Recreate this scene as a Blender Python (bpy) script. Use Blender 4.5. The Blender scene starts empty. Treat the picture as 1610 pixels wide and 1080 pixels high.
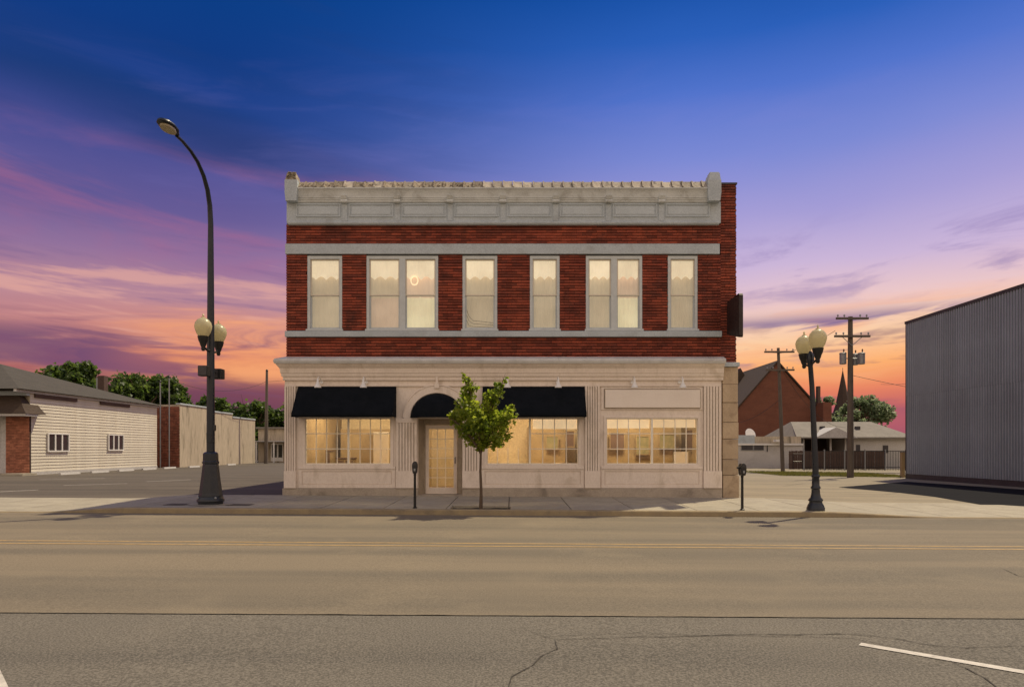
import bpy, bmesh, math, random
import numpy as np
from mathutils import Vector, Matrix, Quaternion
random.seed(7); rng = np.random.default_rng(7)
PI = math.pi
S = bpy.context.scene
C = S.collection

# ------------------------------------------------------------------ camera
F = 1073.0                      # focal length in photograph pixels (1610 wide)
HZ = 705.0                      # eye level row
EYE = 1.6
KT = 0.006                      # the street falls gently to the right
cam_d = bpy.data.cameras.new('camera'); cam = bpy.data.objects.new('camera', cam_d); C.objects.link(cam)
cam.location = (0, 0, EYE); cam.rotation_euler = (PI/2, 0, 0)
cam_d.sensor_width = 36; cam_d.lens = 36*F/1610; cam_d.shift_y = (HZ-540)/1610
cam_d.clip_end = 3000; cam_d.clip_start = 0.05
S.camera = cam

# ------------------------------------------------------------------ colour management
S.view_settings.view_transform = 'Standard'; S.view_settings.look = 'None'
S.view_settings.gamma = 1; S.view_settings.use_curve_mapping = False
S.view_settings.exposure = 0.0

# ------------------------------------------------------------------ sun
SUN_DX, SUN_DY = -0.45, -0.455        # shadow offset per metre of height
sd = bpy.data.lights.new('sun', 'SUN'); so = bpy.data.objects.new('sun', sd); C.objects.link(so)
sd.energy = 4.3; sd.angle = math.radians(1.2); sd.color = (1.0, 0.86, 0.60)
so.rotation_euler = Vector((SUN_DX, SUN_DY, -1)).to_track_quat('-Z', 'Y').to_euler()
so.location = (20, 40, 60)

# ------------------------------------------------------------------ sky
def srgb(r, g, b):
    f = lambda c: (c/255/12.92) if c/255 <= .04045 else ((c/255+.055)/1.055)**2.4
    return (f(r), f(g), f(b), 1)

class NT:
    def __init__(s, tree): s.t = tree; s.n = tree.nodes; s.l = tree.links
    def _in(s, sock, v):
        if isinstance(v, bpy.types.NodeSocket): s.l.new(v, sock)
        elif v is not None: sock.default_value = v
    def m(s, op, a, b=None, c=None, clamp=False):
        n = s.n.new('ShaderNodeMath'); n.operation = op; n.use_clamp = clamp
        for i, v in enumerate((a, b, c)):
            if v is not None: s._in(n.inputs[i], v)
        return n.outputs[0]
    def ss(s, v, a, b, lo=0.0, hi=1.0):
        n = s.n.new('ShaderNodeMapRange'); n.interpolation_type = 'SMOOTHSTEP'
        s._in(n.inputs[0], v)
        n.inputs[1].default_value = a; n.inputs[2].default_value = b
        n.inputs[3].default_value = lo; n.inputs[4].default_value = hi
        return n.outputs[0]
    def xyz(s, x, y, z=0.0):
        n = s.n.new('ShaderNodeCombineXYZ')
        for i, v in enumerate((x, y, z)): s._in(n.inputs[i], v)
        return n.outputs[0]
    def noise(s, vec, scale, detail=4, rough=.5, dist=0.0):
        n = s.n.new('ShaderNodeTexNoise'); s._in(n.inputs['Vector'], vec)
        n.inputs['Scale'].default_value = scale; n.inputs['Detail'].default_value = detail
        n.inputs['Roughness'].default_value = rough; n.inputs['Distortion'].default_value = dist
        return n.outputs[0]
    def mix(s, f, a, b, mode='MIX'):
        n = s.n.new('ShaderNodeMix'); n.data_type = 'RGBA'; n.blend_type = mode
        s._in(n.inputs[0], f); s._in(n.inputs[6], a); s._in(n.inputs[7], b)
        return n.outputs[2]
    def ramp(s, v, stops, interp='EASE'):
        n = s.n.new('ShaderNodeValToRGB'); s._in(n.inputs[0], v); cr = n.color_ramp; cr.interpolation = interp
        while len(cr.elements) > 1: cr.elements.remove(cr.elements[-1])
        for i, (p, c) in enumerate(stops):
            e = cr.elements[0] if i == 0 else cr.elements.new(p)
            e.position = p; e.color = c
        return n.outputs[0]

W = bpy.data.worlds.new('World'); S.world = W; W.use_nodes = True
W.node_tree.nodes.clear(); N = NT(W.node_tree)
tc = N.n.new('ShaderNodeTexCoord'); sp = N.n.new('ShaderNodeSeparateXYZ'); N.l.new(tc.outputs['Generated'], sp.inputs[0])
dx, dy, dz = sp.outputs
hyp = N.m('SQRT', N.m('ADD', N.m('MULTIPLY', dx, dx), N.m('ADD', N.m('MULTIPLY', dy, dy), 1e-5)))
e = N.m('DIVIDE', dz, hyp)                       # tangent of the elevation
sx = N.m('DIVIDE', dx, hyp)                      # -1 west .. 1 east
az = N.m('ARCTAN2', dx, dy)
# soft large warp so that the bands are not level
wv = N.noise(N.xyz(N.m('MULTIPLY', sx, 2.0), N.m('MULTIPLY', e, 4.0), dy), 1.0, 3, .5)
ew = N.m('ADD', e, N.m('MULTIPLY', N.m('SUBTRACT', wv, .5), .07))
west = [(0.0, srgb(92, 60, 82)), (.045, srgb(106, 64, 86)), (.075, srgb(126, 74, 92)), (.105, srgb(210, 122, 102)),
        (.14, srgb(208, 138, 130)), (.19, srgb(184, 136, 150)), (.25, srgb(146, 114, 156)), (.31, srgb(104, 92, 150)),
        (.38, srgb(80, 82, 148)), (.46, srgb(34, 66, 138)), (.54, srgb(18, 60, 132)), (.64, srgb(10, 62, 134)), (.80, srgb(16, 60, 128)), (1.0, srgb(30, 66, 134))]
east = [(0.0, srgb(154, 84, 106)), (.045, srgb(190, 98, 104)), (.075, srgb(232, 132, 98)), (.105, srgb(253, 176, 112)),
        (.14, srgb(252, 206, 164)), (.19, srgb(236, 200, 200)), (.25, srgb(204, 182, 216)), (.33, srgb(166, 158, 214)),
        (.42, srgb(124, 138, 212)), (.50, srgb(82, 116, 204)), (.58, srgb(44, 96, 186)), (.66, srgb(22, 80, 166)), (.80, srgb(22, 66, 146)), (1.0, srgb(32, 68, 138))]
base = N.mix(N.ss(sx, -.42, .28), N.ramp(ew, west, 'LINEAR'), N.ramp(ew, east, 'LINEAR'))
# streaky clouds: coordinates stretched along the wind
tilt = N.m('ADD', e, N.m('MULTIPLY', sx, .13))
v1 = N.xyz(N.m('MULTIPLY', sx, 2.4), N.m('MULTIPLY', tilt, 11.0), N.m('MULTIPLY', dy, 1.2))
n1 = N.noise(v1, 1.0, 7, .56, .6)
n1s = N.noise(v1, .8, 2, .4, .3)
v2 = N.xyz(N.m('MULTIPLY', sx, 4.5), N.m('MULTIPLY', e, 32.0), N.m('MULTIPLY', dy, 2.0))
n2 = N.noise(v2, 1.0, 7, .55, .8)
v3 = N.xyz(N.m('MULTIPLY', sx, 3.4), N.m('MULTIPLY', N.m('ADD', e, N.m('MULTIPLY', sx, -.12)), 15.0), N.m('MULTIPLY', dy, 1.5))
n3 = N.noise(v3, 1.3, 7, .6, .5)
lw = N.ss(sx, -.05, -.5)
rw = N.ss(sx, .12, .42)
v4 = N.xyz(N.m('ADD', N.m('MULTIPLY', sx, 2.6), 7.3), N.m('MULTIPLY', N.m('ADD', e, N.m('MULTIPLY', sx, .10)), 20.0), N.m('MULTIPLY', dy, 1.6))
n4 = N.noise(v4, 1.0, 7, .58, .7)
def band(a, b, c, d): return N.m('MULTIPLY', N.ss(e, a, b), N.ss(e, d, c))
def lay(col, mask, amt, c): return N.mix(N.m('MULTIPLY', mask, amt), col, c)
mul = lambda *a: a[0] if len(a) == 1 else N.m('MULTIPLY', a[0], mul(*a[1:]))
west_m = N.ss(sx, .0, -.40)
# rose flush
col = lay(base, mul(N.ss(n1, .44, .66), band(.20, .27, .35, .43), west_m), .6, srgb(166, 104, 142))
# mauve grey cloud sheets
col = lay(col, mul(N.ss(n4, .50, .64), band(.12, .18, .27, .36), N.ss(sx, .05, -.3)), .60, srgb(118, 96, 144))
# pale salmon lit rims between them
col = lay(col, mul(N.ss(n4, .47, .36), band(.10, .15, .22, .28), N.ss(sx, .1, -.3)), .66, srgb(228, 170, 158))
# deep blue bank high in the west
col = lay(col, mul(N.ss(n1s, .62, .36), band(.27, .40, .44, .56), N.ss(sx, -.05, -.5)), .72, srgb(20, 52, 104))
col = lay(col, mul(N.ss(n4, .48, .62), band(.33, .42, .60, .7), N.ss(sx, .1, -.2)), .14, srgb(34, 62, 122))
# warm streaks low down
col = lay(col, mul(N.ss(n2, .50, .68), band(.07, .115, .16, .22)), .55, srgb(250, 176, 130))
# violet streaks low down
col = lay(col, mul(N.ss(n2, .49, .36), band(.03, .07, .14, .19)), .6, srgb(120, 82, 112))
# glow beside the sun's setting point and a dark bank at the far west end of it
col = lay(col, mul(N.ss(n2, .30, .60), band(.075, .105, .15, .20), band(-.56, -.44, -.2, .0) if False else N.m('MULTIPLY', N.ss(sx, -.56, -.42), N.ss(sx, .0, -.2))), .75, srgb(250, 168, 112))
col = lay(col, mul(N.ss(n4, .34, .50), band(.085, .108, .135, .165), N.ss(sx, -.44, -.56)), .8, srgb(94, 68, 112))
# slate violet bank low in the east and thinner veils above it
col = lay(col, mul(N.ss(n3, .45, .57), band(.10, .125, .165, .19), rw), .85, srgb(104, 90, 150))
col = lay(col, mul(N.ss(n3, .50, .66), band(.18, .21, .26, .32), rw), .50, srgb(128, 110, 172))
# faint veil higher up
col = lay(col, mul(N.ss(n3, .48, .75), band(.24, .32, .42, .62)), .08, srgb(150, 140, 214))
# the unseen half of the sky, brightened to light the facade, blue overhead
back = N.ramp(N.m('MULTIPLY', e, .4), [(0.0, srgb(240, 204, 172)), (.06, srgb(254, 224, 194)), (.2, srgb(255, 232, 212)), (.4, srgb(232, 222, 222)), (.7, srgb(150, 158, 190)), (1.0, srgb(60, 86, 150))], 'LINEAR')
up_ = N.ss(e, .9, 3.0)
col = N.mix(up_, col, srgb(60, 86, 150))
col = N.mix(N.ss(dy, .45, -.45), col, back)
# below the horizon: the dusky ground glow
col = N.mix(N.ss(e, -.02, .0), srgb(70, 52, 60), col)
bg = N.n.new('ShaderNodeBackground'); N.l.new(col, bg.inputs[0]); bg.inputs[1].default_value = 1.0
wo = N.n.new('ShaderNodeOutputWorld'); N.l.new(bg.outputs[0], wo.inputs[0])

# ------------------------------------------------------------------ places
def gz(x, y=0): return -KT*x
def base(px, py, lift=0.0):
    """point on the street plane seen at a photograph pixel"""
    u = (px-805)/F; v = (HZ-py)/F
    D = -(EYE-lift)/(v+KT*u)
    return (u*D, D)
def at(px, py, D): return Vector(((px-805)/F*D, D, EYE+(HZ-py)/F*D))
YF = 20.4                                   # the facade plane
SC = F/YF
def X(px): return (px-805)/SC
def Z(py): return EYE+(HZ-py)/SC

# ------------------------------------------------------------------ materials
def new_mat(name):
    m = bpy.data.materials.new(name); m.use_nodes = True; m.node_tree.nodes.clear()
    return m, NT(m.node_tree)
def mat(name, col, rough=.7, col2=None, scale=2.0, bump=.15, bscale=60, metallic=0.0, island=0.0, objrand=0.0,
        stain=None, stain_amt=.5, stain_scale=1.2, stretch=(1, 1, 1), spec=.4, emit=None, emit_s=0.0, coat=0.0, grain=.12):
    m, n = new_mat(name)
    t = n.n.new('ShaderNodeTexCoord'); mp = n.n.new('ShaderNodeMapping'); n.l.new(t.outputs['Object'], mp.inputs[0])
    mp.inputs['Scale'].default_value = stretch
    v = mp.outputs[0]
    c1 = tuple(col)+(1,); c2 = tuple(col2)+(1,) if col2 else tuple(x*.72 for x in col)+(1,)
    f = n.ss(n.noise(v, scale, 6, .6, .3), .3, .7)
    c = n.mix(f, c1, c2)
    g = n.noise(v, scale*23, 3, .6)
    c = n.mix(grain, c, n.mix(n.ss(g, .35, .65), (.0, .0, .0, 1), tuple(min(1, x*1.7) for x in col)+(1,)))
    if stain:
        sf = n.ss(n.noise(v, stain_scale, 7, .65, .8), .52, .72)
        c = n.mix(n.m('MULTIPLY', sf, stain_amt), c, tuple(stain)+(1,))
    if island:
        gn = n.n.new('ShaderNodeNewGeometry'); r = gn.outputs['Random Per Island']
        h = n.n.new('ShaderNodeHueSaturation'); n.l.new(c, h.inputs['Color'])
        n.l.new(n.ss(r, 0, 1, 1-island, 1+island), h.inputs['Value']); c = h.outputs[0]
    if objrand:
        oi = n.n.new('ShaderNodeObjectInfo'); h = n.n.new('ShaderNodeHueSaturation'); n.l.new(c, h.inputs['Color'])
        n.l.new(n.m('ADD', n.m('MULTIPLY', oi.outputs['Random'], 2*objrand), 1-objrand), h.inputs['Value']); c = h.outputs[0]
    p = n.n.new('ShaderNodeBsdfPrincipled'); n.l.new(c, p.inputs['Base Color'])
    n.l.new(n.ss(n.noise(v, scale*5, 4), .3, .7, max(0, rough-.08), min(1, rough+.08)), p.inputs['Roughness'])
    p.inputs['Metallic'].default_value = metallic; p.inputs['Specular IOR Level'].default_value = spec
    p.inputs['Coat Weight'].default_value = coat
    if emit: p.inputs['Emission Color'].default_value = tuple(emit)+(1,); p.inputs['Emission Strength'].default_value = emit_s
    if bump:
        b = n.n.new('ShaderNodeBump'); b.inputs['Strength'].default_value = bump; b.inputs['Distance'].default_value = .02
        n.l.new(n.noise(v, bscale, 5, .65), b.inputs['Height']); n.l.new(b.outputs[0], p.inputs['Normal'])
    o = n.n.new('ShaderNodeOutputMaterial'); n.l.new(p.outputs[0], o.inputs[0])
    return m
def leaf_mat(name, c1, c2, trans=.45):
    m, n = new_mat(name)
    gn = n.n.new('ShaderNodeNewGeometry'); r = gn.outputs['Random Per Island']
    t = n.n.new('ShaderNodeTexCoord')
    big = n.ss(n.noise(t.outputs['Object'], 1.4, 3), .35, .65)
    c = n.mix(n.m('MULTIPLY', n.m('ADD', r, big), .5), tuple(c1)+(1,), tuple(c2)+(1,))
    d = n.n.new('ShaderNodeBsdfPrincipled'); n.l.new(c, d.inputs['Base Color']); d.inputs['Roughness'].default_value = .45
    d.inputs['Specular IOR Level'].default_value = .35
    tr = n.n.new('ShaderNodeBsdfTranslucent')
    h = n.n.new('ShaderNodeHueSaturation'); n.l.new(c, h.inputs['Color']); h.inputs['Value'].default_value = 3.0; h.inputs['Saturation'].default_value = 1.05
    h.inputs['Hue'].default_value = .485
    n.l.new(h.outputs[0], tr.inputs[0])
    mx = n.n.new('ShaderNodeMixShader'); mx.inputs[0].default_value = trans
    n.l.new(d.outputs[0], mx.inputs[1]); n.l.new(tr.outputs[0], mx.inputs[2])
    o = n.n.new('ShaderNodeOutputMaterial'); n.l.new(mx.outputs[0], o.inputs[0])
    return m
def glass_mat(name, tint=(1, 1, 1), refl=1.0):
    m, n = new_mat(name)
    lw_ = n.n.new('ShaderNodeFresnel'); lw_.inputs[0].default_value = 1.5
    tr = n.n.new('ShaderNodeBsdfTransparent'); tr.inputs[0].default_value = tuple(tint)+(1,)
    gl = n.n.new('ShaderNodeBsdfGlossy'); gl.inputs['Roughness'].default_value = .02
    t = n.n.new('ShaderNodeTexCoord')
    b = n.n.new('ShaderNodeBump'); b.inputs['Strength'].default_value = .04; b.inputs['Distance'].default_value = .05
    n.l.new(n.noise(t.outputs['Object'], 1.6, 2), b.inputs['Height']); n.l.new(b.outputs[0], gl.inputs['Normal'])
    mx = n.n.new('ShaderNodeMixShader'); n.l.new(n.m('MULTIPLY', lw_.outputs[0], refl, clamp=True), mx.inputs[0])
    n.l.new(tr.outputs[0], mx.inputs[1]); n.l.new(gl.outputs[0], mx.inputs[2])
    o = n.n.new('ShaderNodeOutputMaterial'); n.l.new(mx.outputs[0], o.inputs[0])
    return m

def asphalt(name, c1, c2, patch, bump=.35, spot=.35, spec=.18):
    """worn road surface: aggregate speckle, tyre-worn lanes along x, broad patches, hairline cracking"""
    m, n = new_mat(name)
    t = n.n.new('ShaderNodeTexCoord'); v = t.outputs['Object']
    s = n.n.new('ShaderNodeSeparateXYZ'); n.l.new(v, s.inputs[0])
    lane = n.noise(n.xyz(n.m('MULTIPLY', s.outputs[0], .06), n.m('MULTIPLY', s.outputs[1], .9), 0.0), 1.0, 4, .5)
    c = n.mix(n.ss(lane, .35, .65), tuple(c1)+(1,), tuple(c2)+(1,))
    c = n.mix(n.m('MULTIPLY', n.ss(n.noise(v, .55, 6, .6, .5), .5, .72), .5), c, tuple(patch)+(1,))
    sp_ = n.noise(v, 55, 2, .7)
    c = n.mix(spot, c, n.mix(n.ss(sp_, .38, .64), tuple(x*.35 for x in c1)+(1,), tuple(min(1, x*1.6) for x in c1)+(1,)))
    vo = n.n.new('ShaderNodeTexVoronoi'); n.l.new(v, vo.inputs['Vector']); vo.inputs['Scale'].default_value = 5
    c = n.mix(n.m('MULTIPLY', n.ss(vo.outputs['Distance'], .05, .02), .7), c, tuple(x*.25 for x in c1)+(1,))
    p = n.n.new('ShaderNodeBsdfPrincipled'); n.l.new(c, p.inputs['Base Color']); p.inputs['Roughness'].default_value = .85
    p.inputs['Specular IOR Level'].default_value = spec
    b = n.n.new('ShaderNodeBump'); b.inputs['Strength'].default_value = bump; b.inputs['Distance'].default_value = .012
    n.l.new(n.m('ADD', n.noise(v, 70, 4, .7), n.m('MULTIPLY', n.noise(v, 9, 4, .6), .8)), b.inputs['Height']); n.l.new(b.outputs[0], p.inputs['Normal'])
    o = n.n.new('ShaderNodeOutputMaterial'); n.l.new(p.outputs[0], o.inputs[0])
    return m

M = {}
M['road'] = asphalt('road asphalt', (.212, .174, .124), (.138, .12, .093), (.255, .21, .146), .25, .25)
M['lane'] = asphalt('rough lane asphalt', (.165, .148, .122), (.108, .099, .085), (.21, .185, .148), .8, .5)
M['lot'] = asphalt('parking asphalt', (.128, .107, .086), (.082, .070, .059), (.15, .126, .098), .4, .3)
M['side'] = asphalt('side street concrete', (.30, .255, .18), (.22, .19, .14), (.33, .28, .195), .25, .2)
M['shed_shadow'] = asphalt('painted shed shadow', (.012, .012, .015), (.009, .009, .012), (.015, .015, .017), .4, .2, .05)  # near-black tone that paints the shed's shadow on the ground
M['ground'] = asphalt('distant ground', (.24, .20, .15), (.20, .17, .13), (.17, .15, .11), .3, .3)
M['walk'] = mat('sidewalk concrete', (.37, .33, .255), .88, (.30, .265, .205), 1.6, .25, 90, objrand=.09, stain=(.16, .14, .12), stain_amt=.35, stain_scale=1.7)
M['joint'] = mat('joint dirt', (.05, .045, .04), .95)
M['kerb'] = mat('faded yellow kerb', (.33, .26, .15), .85, (.25, .20, .13), 3, .3, 60, stain=(.12, .1, .08), stain_amt=.5)
M['crack'] = mat('crack tar', (.06, .052, .042), .9)
M['yellow'] = mat('yellow line paint', (.50, .32, .12), .7, (.36, .245, .11), 6, .2, 80, stain=(.2, .165, .11), stain_amt=.8, stain_scale=4)
M['white_line'] = mat('white line paint', (.62, .57, .50), .7, (.45, .41, .36), 8, .2, 80, stain=(.2, .17, .14), stain_amt=.6, stain_scale=6)
M['brick'] = mat('red roman brick', (.27, .056, .026), .75, (.175, .031, .016), 1.2, .35, 70, island=.34, stain=(.035, .016, .012), stain_amt=.6, stain_scale=.9, grain=.22)
M['mortar'] = mat('dark mortar', (.045, .022, .017), .95)
M['stone'] = mat('grey painted stone', (.47, .525, .56), .75, (.40, .45, .48), 1.5, .15, 50, stain=(.2, .19, .17), stain_amt=.3)
M['cornice'] = mat('weathered cornice', (.62, .655, .655), .75, (.53, .56, .555), 2.2, .2, 40, stain=(.2, .18, .14), stain_amt=.4, stain_scale=2.2)
M['panel'] = mat('grey frieze panel', (.50, .56, .60), .65, (.45, .505, .54), 2, .08, 40)
M['coping'] = mat('pale coping tile', (.50, .45, .36), .85, (.36, .31, .24), 5, .6, 30, objrand=.2, stain=(.07, .055, .04), stain_amt=.85, stain_scale=4.5)
M['worn_coping'] = mat('worn coping tile', (.44, .38, .28), .9, (.2, .16, .11), 9, .9, 24, objrand=.25, stain=(.05, .038, .028), stain_amt=.95, stain_scale=7)
M['paint'] = mat('beige storefront paint', (.78, .68, .585), .55, (.71, .615, .525), 1.1, .06, 50, stain=(.44, .36, .27), stain_amt=.5, stain_scale=1.9, stretch=(1,1,.45), grain=.06)
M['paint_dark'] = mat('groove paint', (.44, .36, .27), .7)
M['flashing'] = mat('pale metal flashing', (.62, .62, .61), .45, (.5, .5, .49), 3, .05, 40, stain=(.3, .28, .26), stain_amt=.4)
M['plinth'] = mat('concrete plinth', (.42, .36, .29), .9, (.34, .29, .235), 1.7, .3, 60, stain=(.12, .10, .08), stain_amt=.55, stain_scale=1.6)
M['tan_stone'] = mat('tan sandstone', (.46, .36, .245), .9, (.37, .28, .19), 2.0, .5, 30, objrand=.16, stain=(.2, .14, .09), stain_amt=.6, stain_scale=1.8)
M['frame'] = mat('grey window frame', (.56, .60, .61), .5, (.48, .52, .53), 3, .06, 40)
M['cream_frame'] = mat('cream sash', (.74, .66, .53), .5, (.68, .60, .48), 3, .04, 40)
M['muntin'] = mat('white muntin', (.86, .80, .68), .45, (.82, .76, .64), 4, .03)
M['awning'] = mat('black awning canvas', (.005, .007, .010), .85, (.008, .010, .014), 3, .25, 180, spec=.08, grain=.03)
M['white'] = mat('white enamel', (.80, .78, .74), .4, (.76, .74, .70), 5, .03, 30)
M['sign_board'] = mat('blank pale board', (.80, .725, .645), .5, (.77, .69, .61), 1.5, .02, 30, grain=.03)
M['glass'] = glass_mat('window glass', (.95, .95, .93), 1.0)
M['dark_pole'] = mat('blue black pole enamel', (.008, .012, .020), .35, (.011, .016, .025), 4, .04, 60, spec=.45, grain=.03)
M['black_metal'] = mat('black cast iron', (.012, .012, .013), .45, (.018, .018, .018), 6, .1, 60)
M['bark'] = mat('young bark', (.13, .09, .06), .9, (.08, .055, .037), 7, .6, 30, stretch=(3, 3, .6))
M['soil'] = mat('dark mulch', (.032, .024, .018), .95, (.018, .013, .01), 9, .9, 40)
M['wood_pole'] = mat('weathered pole wood', (.15, .125, .10), .9, (.10, .082, .065), 5, .5, 30, stretch=(4, 4, .4))
M['pale_wood'] = mat('pale post wood', (.42, .31, .17), .85, (.34, .25, .14), 5, .4, 30, stretch=(4, 4, .5))
M['siding'] = mat('cream vinyl siding', (.69, .635, .52), .6, (.61, .555, .45), 1.0, .05, 40, objrand=.04, stain=(.48, .38, .25), stain_amt=.3)
M['shingle'] = mat('grey shingle', (.072, .063, .05), .92, (.052, .046, .037), 1.2, .5, 22, stretch=(1, 1, 3), grain=.3)
M['dark_brick'] = mat('brown brick', (.30, .105, .06), .85, (.15, .045, .028), 3, .4, 30, island=.2)
M['stucco'] = mat('stained stucco', (.50, .42, .31), .95, (.42, .35, .26), .5, .35, 25, stain=(.17, .145, .10), stain_amt=.9, stain_scale=2.6, stretch=(1, 1, .12))
M['corr'] = mat('corrugated steel', (.34, .395, .46), .45, (.285, .33, .39), .6, .04, 30, metallic=.25, objrand=.05, spec=.4, grain=.04)
M['trim_dark'] = mat('dark metal trim', (.06, .055, .06), .5)
M['white_wall'] = mat('dull white wall', (.52, .50, .48), .8, (.45, .43, .41), .6, .15, 20, stain=(.3, .28, .26), stain_amt=.4, stain_scale=.7)
M['pale_roof'] = mat('faded grey roof', (.23, .205, .175), .9, (.19, .17, .145), 1.1, .3, 12)
M['slate'] = mat('slate roof', (.06, .038, .026), .85, (.048, .032, .023), 1.3, .4, 9, stretch=(1, 1, 3))
M['church_brick'] = mat('church brick', (.17, .066, .04), .9, (.125, .047, .03), .5, .4, 9, stretch=(1, 1, 2.4), grain=.2)
M['dark_in'] = mat('dark interior', (.02, .019, .018), .9)
M['brown'] = mat('brown timber', (.10, .06, .045), .8, (.07, .042, .032), 2, .2, 20)
M['galv'] = mat('galvanised steel', (.30, .31, .32), .5, (.25, .26, .27), 4, .05, 30, metallic=.5)
M['wire'] = mat('wire', (.03, .03, .03), .6)
M['interior_wall'] = mat('warm interior wall', (.62, .53, .38), .8, (.54, .45, .31), .8, .05, 20)
M['interior_dark'] = mat('olive interior', (.26, .195, .11), .8, (.17, .125, .07), 1.4, .1, 20)
M['floor_in'] = mat('wood floor', (.36, .22, .11), .5, (.28, .17, .08), 3, .05, 20, stretch=(1, 6, 1))
M['leaf'] = leaf_mat('maple leaf', (.06, .115, .012), (.20, .235, .034), .55)
M['leaf_bg'] = leaf_mat('far leaf', (.028, .058, .012), (.07, .105, .024), .42)
M['leaf_sunlit'] = leaf_mat('painted sunlit leaf', (.06, .10, .035), (.20, .24, .15), .35)  # sun highlights on the leaves, painted as paler leaf colour
M['grass'] = leaf_mat('grass blade', (.07, .085, .018), (.13, .12, .03), .3)
M['globe'] = None
# frosted globe: translucent opal plastic
m_, n_ = new_mat('opal globe')
p_ = n_.n.new('ShaderNodeBsdfPrincipled'); p_.inputs['Base Color'].default_value = (.66, .62, .44, 1); p_.inputs['Roughness'].default_value = .3
t_ = n_.n.new('ShaderNodeBsdfTranslucent'); t_.inputs[0].default_value = (.78, .70, .44, 1)
x_ = n_.n.new('ShaderNodeMixShader'); x_.inputs[0].default_value = .5; n_.l.new(p_.outputs[0], x_.inputs[1]); n_.l.new(t_.outputs[0], x_.inputs[2])
o_ = n_.n.new('ShaderNodeOutputMaterial'); n_.l.new(x_.outputs[0], o_.inputs[0]); M['globe'] = m_
def emissive_cloth(name, col, s, fold=0.0):
    """curtain cloth with its own emission in place of room light behind it"""
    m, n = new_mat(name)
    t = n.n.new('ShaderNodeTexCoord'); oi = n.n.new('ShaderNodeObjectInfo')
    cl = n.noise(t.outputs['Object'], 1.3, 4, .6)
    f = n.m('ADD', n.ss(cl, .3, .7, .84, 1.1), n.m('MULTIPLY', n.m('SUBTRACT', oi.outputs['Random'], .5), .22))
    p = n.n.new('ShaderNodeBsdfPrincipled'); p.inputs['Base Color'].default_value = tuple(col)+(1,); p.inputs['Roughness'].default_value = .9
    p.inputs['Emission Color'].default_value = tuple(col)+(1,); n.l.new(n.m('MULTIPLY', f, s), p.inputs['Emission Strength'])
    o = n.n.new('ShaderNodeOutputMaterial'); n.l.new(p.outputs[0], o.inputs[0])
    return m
M['valance'] = emissive_cloth('emissive valance cloth', (.87, .74, .54), .70)
M['curtain'] = emissive_cloth('emissive curtain cloth', (.62, .52, .375), .46)
M['curtain_pink'] = emissive_cloth('emissive rose curtain cloth', (.68, .52, .39), .50)
M['curtain_yellow'] = emissive_cloth('emissive yellow curtain cloth', (.82, .73, .50), .64)
M['blind'] = emissive_cloth('emissive roller blind', (.84, .66, .42), .55)

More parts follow.
